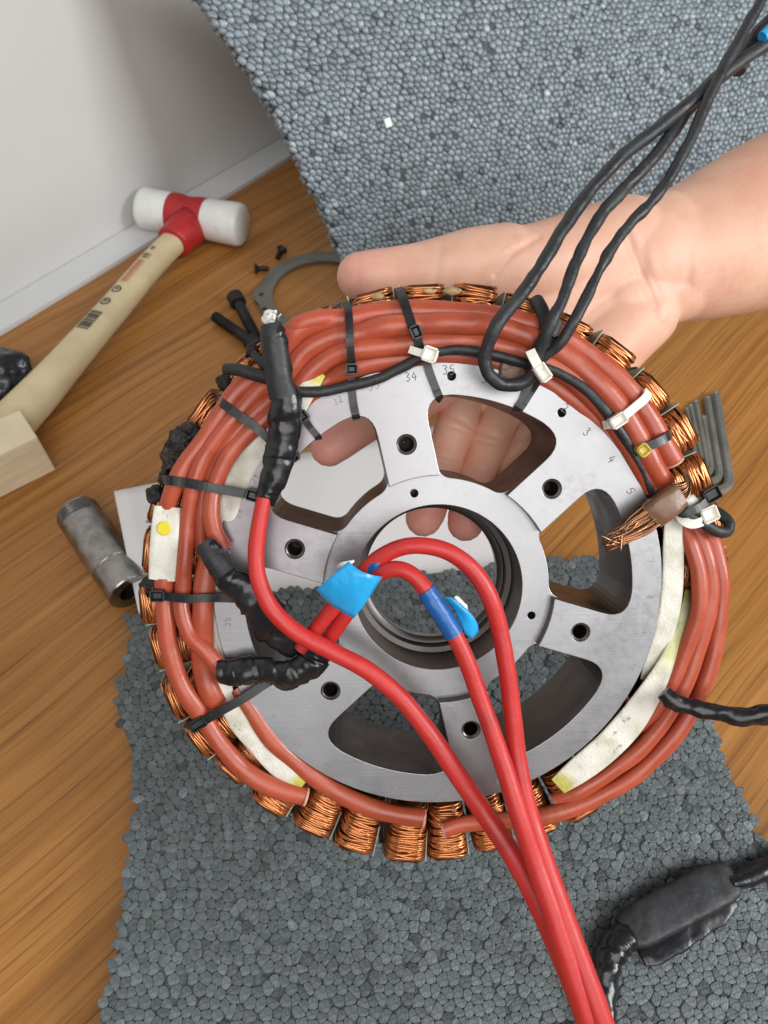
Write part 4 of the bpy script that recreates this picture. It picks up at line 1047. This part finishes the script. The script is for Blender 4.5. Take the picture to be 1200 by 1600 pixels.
    # creases at finger joints, wrist and palm pressed in as shallow grooves
    grooves = [([W(672, 708, .310), W(720, 722, .310)], .0009, .0011), ([W(674, 716, .310), W(718, 729, .310)], .0008, .0007),
               ([W(728, 732, .310), W(776, 746, .310)], .0009, .0011), ([W(730, 740, .310), W(774, 753, .310)], .0008, .0007),
               ([W(780, 738, .311), W(822, 752, .311)], .0009, .0010), ([W(690, 660, .310), W(740, 676, .310)], .0010, .0008), ([W(745, 684, .311), W(795, 700, .311)], .0010, .0008),
               ([W(690, 640, .314), W(740, 668, .313), W(790, 690, .314), W(830, 690, .315)], .0016, .0010),
               ([W(975, 372, .326), W(996, 410, .325), W(1012, 445, .327), W(1022, 480, .330), W(1030, 512, .336)], .0021, .0015),
               ([W(1003, 405, .325), W(1022, 440, .327), W(1034, 470, .330)], .0016, .0005),
               ([W(845, 365, .310), W(800, 395, .308), W(775, 425, .309)], .0015, .0010),
               ([W(690, 385, .304), W(684, 410, .303), W(680, 440, .304)], .0016, .0005)]
    segs = []
    for pts, w, d in grooves:
        for a, b in zip(pts[:-1], pts[1:]): segs.append((a - root_loc, b - root_loc, w, d))
    tipl = [t - root_loc for t in tips]; tint = []
    for v in me.vertices:
        co = v.co; dn = 0
        for a, b, w, d in segs:
            ab = b - a; t = max(0, min(1, (co - a).dot(ab) / ab.length_squared)); q = a + ab * t - co
            fq = q.dot(FWD); lat = (q - FWD * fq).length
            if lat < 3 * w and abs(fq) < 0.022: dn = max(dn, d * math.exp(-(lat / w) ** 2))
        if dn: v.co = co + FWD * dn
        k = 0
        for tp in tipl:
            dd = (co - tp).length
            if dd < 0.024: k = max(k, 1 - dd / 0.024)
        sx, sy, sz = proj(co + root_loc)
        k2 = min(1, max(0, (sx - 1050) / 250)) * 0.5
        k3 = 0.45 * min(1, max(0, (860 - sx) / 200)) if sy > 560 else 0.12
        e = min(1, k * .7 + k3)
        pl = 1 + .28 * min(1, max(0, (880 - sx) / 120)) * (1 if sy > 560 else 0)  # paler palm; extra lightening painted in where light is missing behind the stator
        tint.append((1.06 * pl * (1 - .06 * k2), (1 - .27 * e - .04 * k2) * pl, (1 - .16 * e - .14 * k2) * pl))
    me.materials.clear(); me.materials.append(MATS['skin']); set_tint(me, tint)
    me.name = 'person'
    o = bpy.data.objects.new('person', me); col.objects.link(o); o.location = root_loc
    tag(o, 'bare right hand and forearm holding the stator from behind', 'person')
hand()

# ================================================================== THINGS ON THE TABLE
def local(o_loc, V): return [v - o_loc for v in V]
# ---- hammer
hl, hr = T(228, 326, 0.0175), T(372, 351, 0.0175)
hx = (hr - hl).normalized(); hc = T(296, 340, 0.0175)
LH = (hr - hl).length
ham = empty('hammer', Vector((hc.x, hc.y, 0)), 'soft face hammer with white faces, red head and pale wooden handle', 'hammer')
HO = ham.location
mid0, mid1 = LH * 0.29, LH * 0.66
V, F = lathe([(mid0 - .001, .0150), (mid0, .0160), (mid0 + .006, .0162), (mid0 + .012, .0152), (mid1 - .012, .0152), (mid1 - .006, .0162), (mid1, .0160), (mid1 + .001, .0150)], hl, hx, 32)
head = edge_sharp(mesh_obj('head', local(HO, V), F, 'hammer_red', ham), 40)
for t0, t1, sgn in ((mid0, -0.004, -1), (mid1, LH + .004, 1)):
    V, F = lathe([(t0, .0155), (t0 + sgn * .002, .0160), (t1 - sgn * .005, .0168), (t1 - sgn * .0015, .0160), (t1, .0140), (t1, .0001)], hl, hx, 32)
    edge_sharp(mesh_obj('striking_face', local(HO, V), F, 'plastic_white', ham), 50)
he = [T(284, 366, .016), T(238, 412, .0165), T(180, 480, .0165), T(110, 560, .0165), T(55, 622, .0165), T(-10, 690, .0165), T(-70, 752, .0165)]
hwid = [.0100, .0102, .0107, .0120, .0136, .0148, .0152]
L = spline([(*p, w) for p, w in zip(he, hwid)], 8)
hp = [Vector(q[:3]) for q in L]; hw2 = [q[3] for q in L]
V, F = sweep(hp, hw2, [w * .86 for w in hw2], 24, pw=.85)
mesh_obj('handle', local(HO, V), F, 'handle_wood', ham)
nd = (hp[3] - hp[0]).normalized()
V, F = lathe([(-.016, .0155), (-.006, .0150), (.004, .0140), (.010, .0136), (.013, .0130), (.0132, .0115)], hp[0], nd, 28)
mesh_obj('neck', local(HO, V), F, 'hammer_red', ham)
def hsurf(s, th, off=.00025):
    """point on the handle: s = sample position, th = angle from the top towards the upper-left side"""
    i = int(s); f = s - i; p = hp[i].lerp(hp[i + 1], f); w = hw2[i] * (1 - f) + hw2[i + 1] * f
    t = (hp[i + 1] - hp[i]).normalized(); sd_ = t.cross(Vector((0, 0, 1))).normalized(); u = sd_.cross(t)
    c, d = math.cos(th), math.sin(th); c = math.copysign(abs(c) ** .85, c); d = math.copysign(abs(d) ** .85, d)
    return p + sd_ * (c * (w + off)) + u * (d * (w * .86 + off))
def hquad(mb, s0, s1, t0, t1, n=4):
    for k in range(n):
        a, b = t0 + (t1 - t0) * k / n, t0 + (t1 - t0) * (k + 1) / n
        mb.add([hsurf(s0, a), hsurf(s1, a), hsurf(s1, b), hsurf(s0, b)], [(0, 1, 2, 3)])
def sidx(px, py):
    return min((abs(proj(hp[i])[0] - px) + abs(proj(hp[i])[1] - py), i) for i in range(len(hp) - 1))[1]
# which side angle faces the upper left of the picture?
dirs = [(math.pi * .5 + d) for d in (-.9, .9)]
TH0 = min(dirs, key=lambda t: proj(hsurf(sidx(180, 480), t))[0])
sg = 1 if TH0 > math.pi / 2 else -1
def TA(x): return math.pi / 2 + sg * x                    # x: radians from the top
def s_at(px, py):
    best = None
    for k in range(0, (len(hp) - 2) * 20):
        s = k / 20; q = proj(hsurf(s, TA(.15))); d = (q[0] - px) ** 2 + (q[1] - py) ** 2
        if best is None or d < best[0]: best = (d, s)
    return best[1]
mb = MB(); rb = random.Random(3)
s0, s1 = s_at(146, 480), s_at(118, 506); n = 18
s = min(s0, s1); e = max(s0, s1); pos = s
while pos < e:
    w = rb.choice((.006, .012, .02)) * (e - s) * 2.2; g = rb.choice((.004, .008, .014)) * (e - s) * 2
    hquad(mb, pos, min(e, pos + w), TA(-.25), TA(.5)); pos += w + g
mb.build('barcode_print', 'print_black', ham, False, off=HO)
def hring(px, py, r, th_c=.15):
    mb = MB(); sc = s_at(px, py); ds = r / (hp[1] - hp[0]).length if False else r / (hp[int(sc) + 1] - hp[int(sc)]).length; dt = r / .013
    pts = [(sc + ds * math.cos(a), th_c + dt * math.sin(a)) for a in [2 * math.pi * k / 20 for k in range(21)]]
    inn = [(sc + .66 * ds * math.cos(a), th_c + .66 * dt * math.sin(a)) for a in [2 * math.pi * k / 20 for k in range(21)]]
    for k in range(20):
        mb.add([hsurf(pts[k][0], TA(pts[k][1])), hsurf(pts[k + 1][0], TA(pts[k + 1][1])), hsurf(inn[k + 1][0], TA(inn[k + 1][1])), hsurf(inn[k][0], TA(inn[k][1]))], [(0, 1, 2, 3)])
    hquad(mb, sc - ds * .35, sc + ds * .1, TA(th_c - dt * .4), TA(th_c + dt * .3))
    mb.build('round_mark', 'print_black', ham, False, off=HO)
hring(178, 448, .0038); hring(160, 466, .0038)
def hletters(px0, py0, px1, py1, txt_n, mat, name, th0, th1):
    mb = MB(); a, b = s_at(px0, py0), s_at(px1, py1); step = (b - a) / txt_n
    rl = random.Random(11)
    for i in range(txt_n):
        x0, x1 = a + step * (i + .12), a + step * (i + .82); k = rl.choice('NHEMA')
        q = abs(x1 - x0) * .26 * (1 if x1 > x0 else -1)
        hquad(mb, x0, x0 + q, TA(th0), TA(th1), 3)
        if k in 'NHMA': hquad(mb, x1 - q, x1, TA(th0), TA(th1), 3)
        m = (th0 + th1) / 2
        hquad(mb, x0 + q, x1 - q, TA(m - .05), TA(m + .05), 1)
        if k in 'EA': hquad(mb, x0 + q, x1 - q, TA(th1 - .1), TA(th1), 1)
    mb.build(name, mat, ham, False, off=HO)
hletters(188, 436, 218, 402, 9, 'print_red', 'red_lettering', -.10, .38)
hletters(221, 400, 228, 392, 2, 'print_black', 'black_lettering', -.15, .4)
hletters(233, 386, 238, 381, 2, 'print_black', 'black_lettering', 0, .3)

# ---- wood block
b0, b1 = T(88, 735, 0), T(0, 779, 0)
fd = (b1 - b0).normalized(); hgt = None
best = min(((abs(proj(b0 + Vector((0, 0, k * .0005)))[1] - 683), k * .0005) for k in range(200))); hgt = best[1]
bk = T(30, 640, hgt); top0 = b0 + Vector((0, 0, hgt)); dd = bk - top0; perp = Vector((-fd.y, fd.x, 0)); perp = perp if perp.dot(dd) > 0 else -perp
dep = dd.dot(perp)
ctr = b0 + fd * 0.075 + perp * (dep / 2) + Vector((0, 0, hgt / 2 + .0003))
V, F = box_mesh(.15, dep, hgt, frame(ctr, fd, Vector((0, 0, 1))), .0012)
o = mesh_obj('wood_block', local(ctr, V), F, 'block_wood', smooth=False); o.location = ctr
tag(o, 'pale raw wooden block at the end of the hammer handle', 'wood block')

# ---- crumpled black plastic
c = T(-8, 585, .016)
o = blob(Vector((0, 0, 0)), .021, 5, .35, 'bag_black', 'plastic_wrap', None, 4, (1, 1, .75), 60); o.location = c
tag(o, 'crumpled glossy black plastic wrap behind the hammer handle', 'plastic wrap')

# ---- threaded steel sleeve
ra = .0128
a0, a1 = T(120, 800, ra), T(205, 925, ra); ax = (a1 - a0).normalized(); LL = (a1 - a0).length
prof = [(0.0, ra * .70), (0.0, ra * .95)]
for k in range(9): prof.append((.0008 + k * .0011, ra * (1.0 if k % 2 else .955)))
prof += [(.0112, ra * .95), (.0125, ra * .95), (.013, ra * 1.02), (LL * .72, ra * 1.02), (LL * .725, ra * .995), (LL * .99, ra * .995), (LL, ra * .95), (LL, ra * .52), (LL - .001, ra * .48), (LL - .03, ra * .48), (LL - .03, .0001)]
V, F = lathe(prof, a0, ax, 40, False)
o = edge_sharp(mesh_obj('steel_sleeve', local(a0, V), F, 'sleeve_steel'), 30); o.location = a0
tag(o, 'hollow grey steel sleeve with a threaded end beside the paper', 'steel sleeve')
V, F = lathe([(LL - .0008, ra * .475), (LL - .004, ra * .475), (LL - .02, ra * .46), (LL - .0201, .0001)], a0, ax, 28, False)
mesh_obj('bore', local(a0, V), F, 'bolt_black', o)

# ---- retaining plate
rc = T(505, 462, 0.0)
outl = []
for k in range(120):
    a = 2 * math.pi * k / 120; r = .050
    for la in (R(183), R(63), R(303)):
        dl = math.atan2(math.sin(a - la), math.cos(a - la)); r = max(r, .050 + .0035 * math.exp(-(dl / .16) ** 4))
    outl.append((r * math.cos(a), r * math.sin(a)))
hl_ = [circ_at(.0475 * math.cos(R(a)), .0475 * math.sin(R(a)), .0021, 16) for a in (183, 63, 303, 204)]
me = extrude_outline([outl, circ_at(0, 0, .0385, 80)] + hl_, .0006, .0036, .0002)
o = link_mesh('retaining_plate', me, 'plate_steel'); o.location = rc
tag(o, 'flat grey ring plate with screw holes behind the stator', 'ring plate')

# ---- cap screws
def cap_screw(p_head, p_tip, rh, rs, label, headlen=.010):
    d = (p_tip - p_head).normalized(); Ls = (p_tip - p_head).length
    root = empty('cap_screw', Vector((p_head.x, p_head.y, 0)), label, 'screw', 'loose black cap screws')
    V, F = lathe([(0, rh * .55), (0, rh * .86), (.0008, rh), (headlen - .0004, rh), (headlen, rh * .95), (headlen, rs)], p_head, d, 26, False)
    edge_sharp(mesh_obj('head', local(root.location, V), F, 'bolt_black', root), 35)
    V, F = lathe([(.005, .0001), (.005, rh * .55), (0, rh * .55)], p_head, d, 6, False)
    mesh_obj('socket', local(root.location, V), F, 'bolt_black', root, smooth=False)
    pr = [(headlen, rs)]
    t = headlen + (Ls - headlen) * .35; pr.append((t, rs))
    while t < Ls - .001: pr += [(t + .0004, rs * .88), (t + .0009, rs)]; t += .0009
    pr.append((Ls, rs * .8)); pr.append((Ls, .0001))
    V, F = lathe(pr, p_head, d, 16, False); mesh_obj('shank', local(root.location, V), F, 'bolt_black', root)
cap_screw(T(366, 462, .0062), T(418, 560, .0052), .0062, .0040, 'black cap screw whose knurled head lies nearest the hammer')
cap_screw(T(404, 542, .0062), T(335, 494, .0050), .0062, .0040, 'black cap screw lying with its threaded tip towards the hammer handle')
def small_screw(px, py, dirn, label, ln=.011):
    p = T(px, py, .0035); d = Vector((dirn[0], dirn[1], -.15)).normalized()
    root = empty('countersunk_screw', Vector((p.x, p.y, 0)), label, 'screw', 'small loose black screws')
    V, F = lathe([(0, .0001), (0, .0042), (.0006, .0044), (.0032, .0019)], p, d, 18, False)
    edge_sharp(mesh_obj('head', local(root.location, V), F, 'bolt_black', root), 35)
    pr = [(.003, .0019)]; t = .0032
    while t < ln: pr += [(t, .0021), (t + .0004, .0017)]; t += .0008
    pr.append((ln, .0001))
    V, F = lathe(pr, p, d, 12, False); mesh_obj('shank', local(root.location, V), F, 'bolt_black', root)
small_screw(441, 389, (-.35, -1), 'tiny black countersunk screw just above the ring plate')
small_screw(398, 420, (1, .25), 'tiny black countersunk screw left of the ring plate, pointing towards it')

# ---- hex keys lying side by side
names = ['shortest thin hex key, leftmost in the row beside the stator', 'second hex key from the left in the row beside the stator', 'third hex key from the left in the row beside the stator',
         'hex key with the lowest top end, fourth in the row', 'second largest hex key, fifth in the row beside the stator', 'largest thick hex key, rightmost in the row beside the stator']
tops = [(1073, 638), (1079, 633), (1087, 627), (1099, 652), (1105, 622), (1118, 615)]
bots = [(1088, 712), (1098, 722), (1106, 730), (1113, 739), (1126, 749), (1142, 762)]
rads = [.0014, .0017, .0021, .0022, .0027, .0032]
for nm, tp, bt, r in zip(names, tops, bots, rads):
    A_ = T(*tp, r * 1.0); B_ = T(*bt, r * 1.0); root_l = Vector((B_.x, B_.y, 0))
    dr = (B_ - A_).normalized(); sid = T(bt[0] - 60, bt[1] + 14, r) - B_; sid.normalize()
    br = r * 2.6; path = [A_, A_.lerp(B_, .5), B_ - dr * br]
    for k in range(1, 6):
        a = k / 6; path.append((B_ - dr * br).lerp(B_, a) * (1 - a) + B_.lerp(B_ + sid * br, a) * a)
    path += [B_ + sid * br, B_ + sid * (.016 + r * 4)]
    V, F = sweep(path, r, r, 6)
    o = mesh_obj('hex_key', local(root_l, V), F, 'key_steel', smooth=False); o.location = root_l
    tag(o, nm, 'hex key', 'hex keys in a row')
    V, F = lathe([(-.0022, r * 1.01), (-.0008, r * 1.03), (.0002, r * .86), (.0002, .0001)], A_, -dr, 6, False); mesh_obj('end_glint', local(root_l, V), F, 'key_glint', o)  # bright end sleeve painting in the glint of the chamfer

# ---- black taped cable lying on the foam
FT = FZ + .0005
def flatlead(name, pts, mat, parent, flat=.6, wob=.0006, wfreq=110, seed=0, n=18, pw=1.0, wrap=0, wamp=0.0):
    L = spline([(*T(p[0], p[1], FT + p[2] / 1000), p[3] / 1000) for p in pts], 8)
    path = [Vector(q[:3]) for q in L]; w = [q[3] for q in L]
    V, F = sweep(path, w, [x * flat for x in w], n, wob=wob, wfreq=wfreq, seed=seed, pw=pw, wrap=wrap, wamp=wamp)
    return mesh_obj(name, local(parent.location, V), F, mat, parent)
p_ = T(1060, 1430, 0); tc_ = empty('taped_cable', Vector((p_.x, p_.y, FT)), 'thick black taped cable splice lying on the foam at lower right', 'cable')
flatlead('taped_block', [(972, 1458, 5, 5.0), (986, 1452, 5, 7.8), (1010, 1440, 5, 8.6), (1050, 1419, 5, 8.8), (1090, 1397, 5, 8.8), (1125, 1379, 5, 8.4), (1141, 1371, 5, 6.8), (1148, 1367, 5, 3)], 'shrink_black', tc_, .5, .0006, 150, 1, 28, .45)
flatlead('tape_wrap', [(945, 1680, 5, 4.8), (942, 1600, 5, 4.8), (944, 1545, 5, 5.0), (950, 1500, 6, 5.4), (964, 1474, 6, 6.0), (985, 1460, 5.5, 5)], 'tape_black', tc_, .8, .0006, 170, 4, 24, 1, 7, .2)
flatlead('tape_flap', [(1002, 1497, 1.5, 3.5), (1030, 1482, 1.5, 5), (1080, 1452, 1.5, 5), (1125, 1424, 1.5, 4.5), (1150, 1408, 1.5, 2)], 'tape_black', tc_, .16, .0009, 200, 7)
flatlead('cable_end', [(1140, 1380, 6, 4), (1165, 1372, 6, 4.2), (1190, 1360, 6, 4.4), (1240, 1335, 5, 4.4), (1300, 1300, 5, 4.4)], 'tape_black', tc_, .8, .0008, 150, 9)
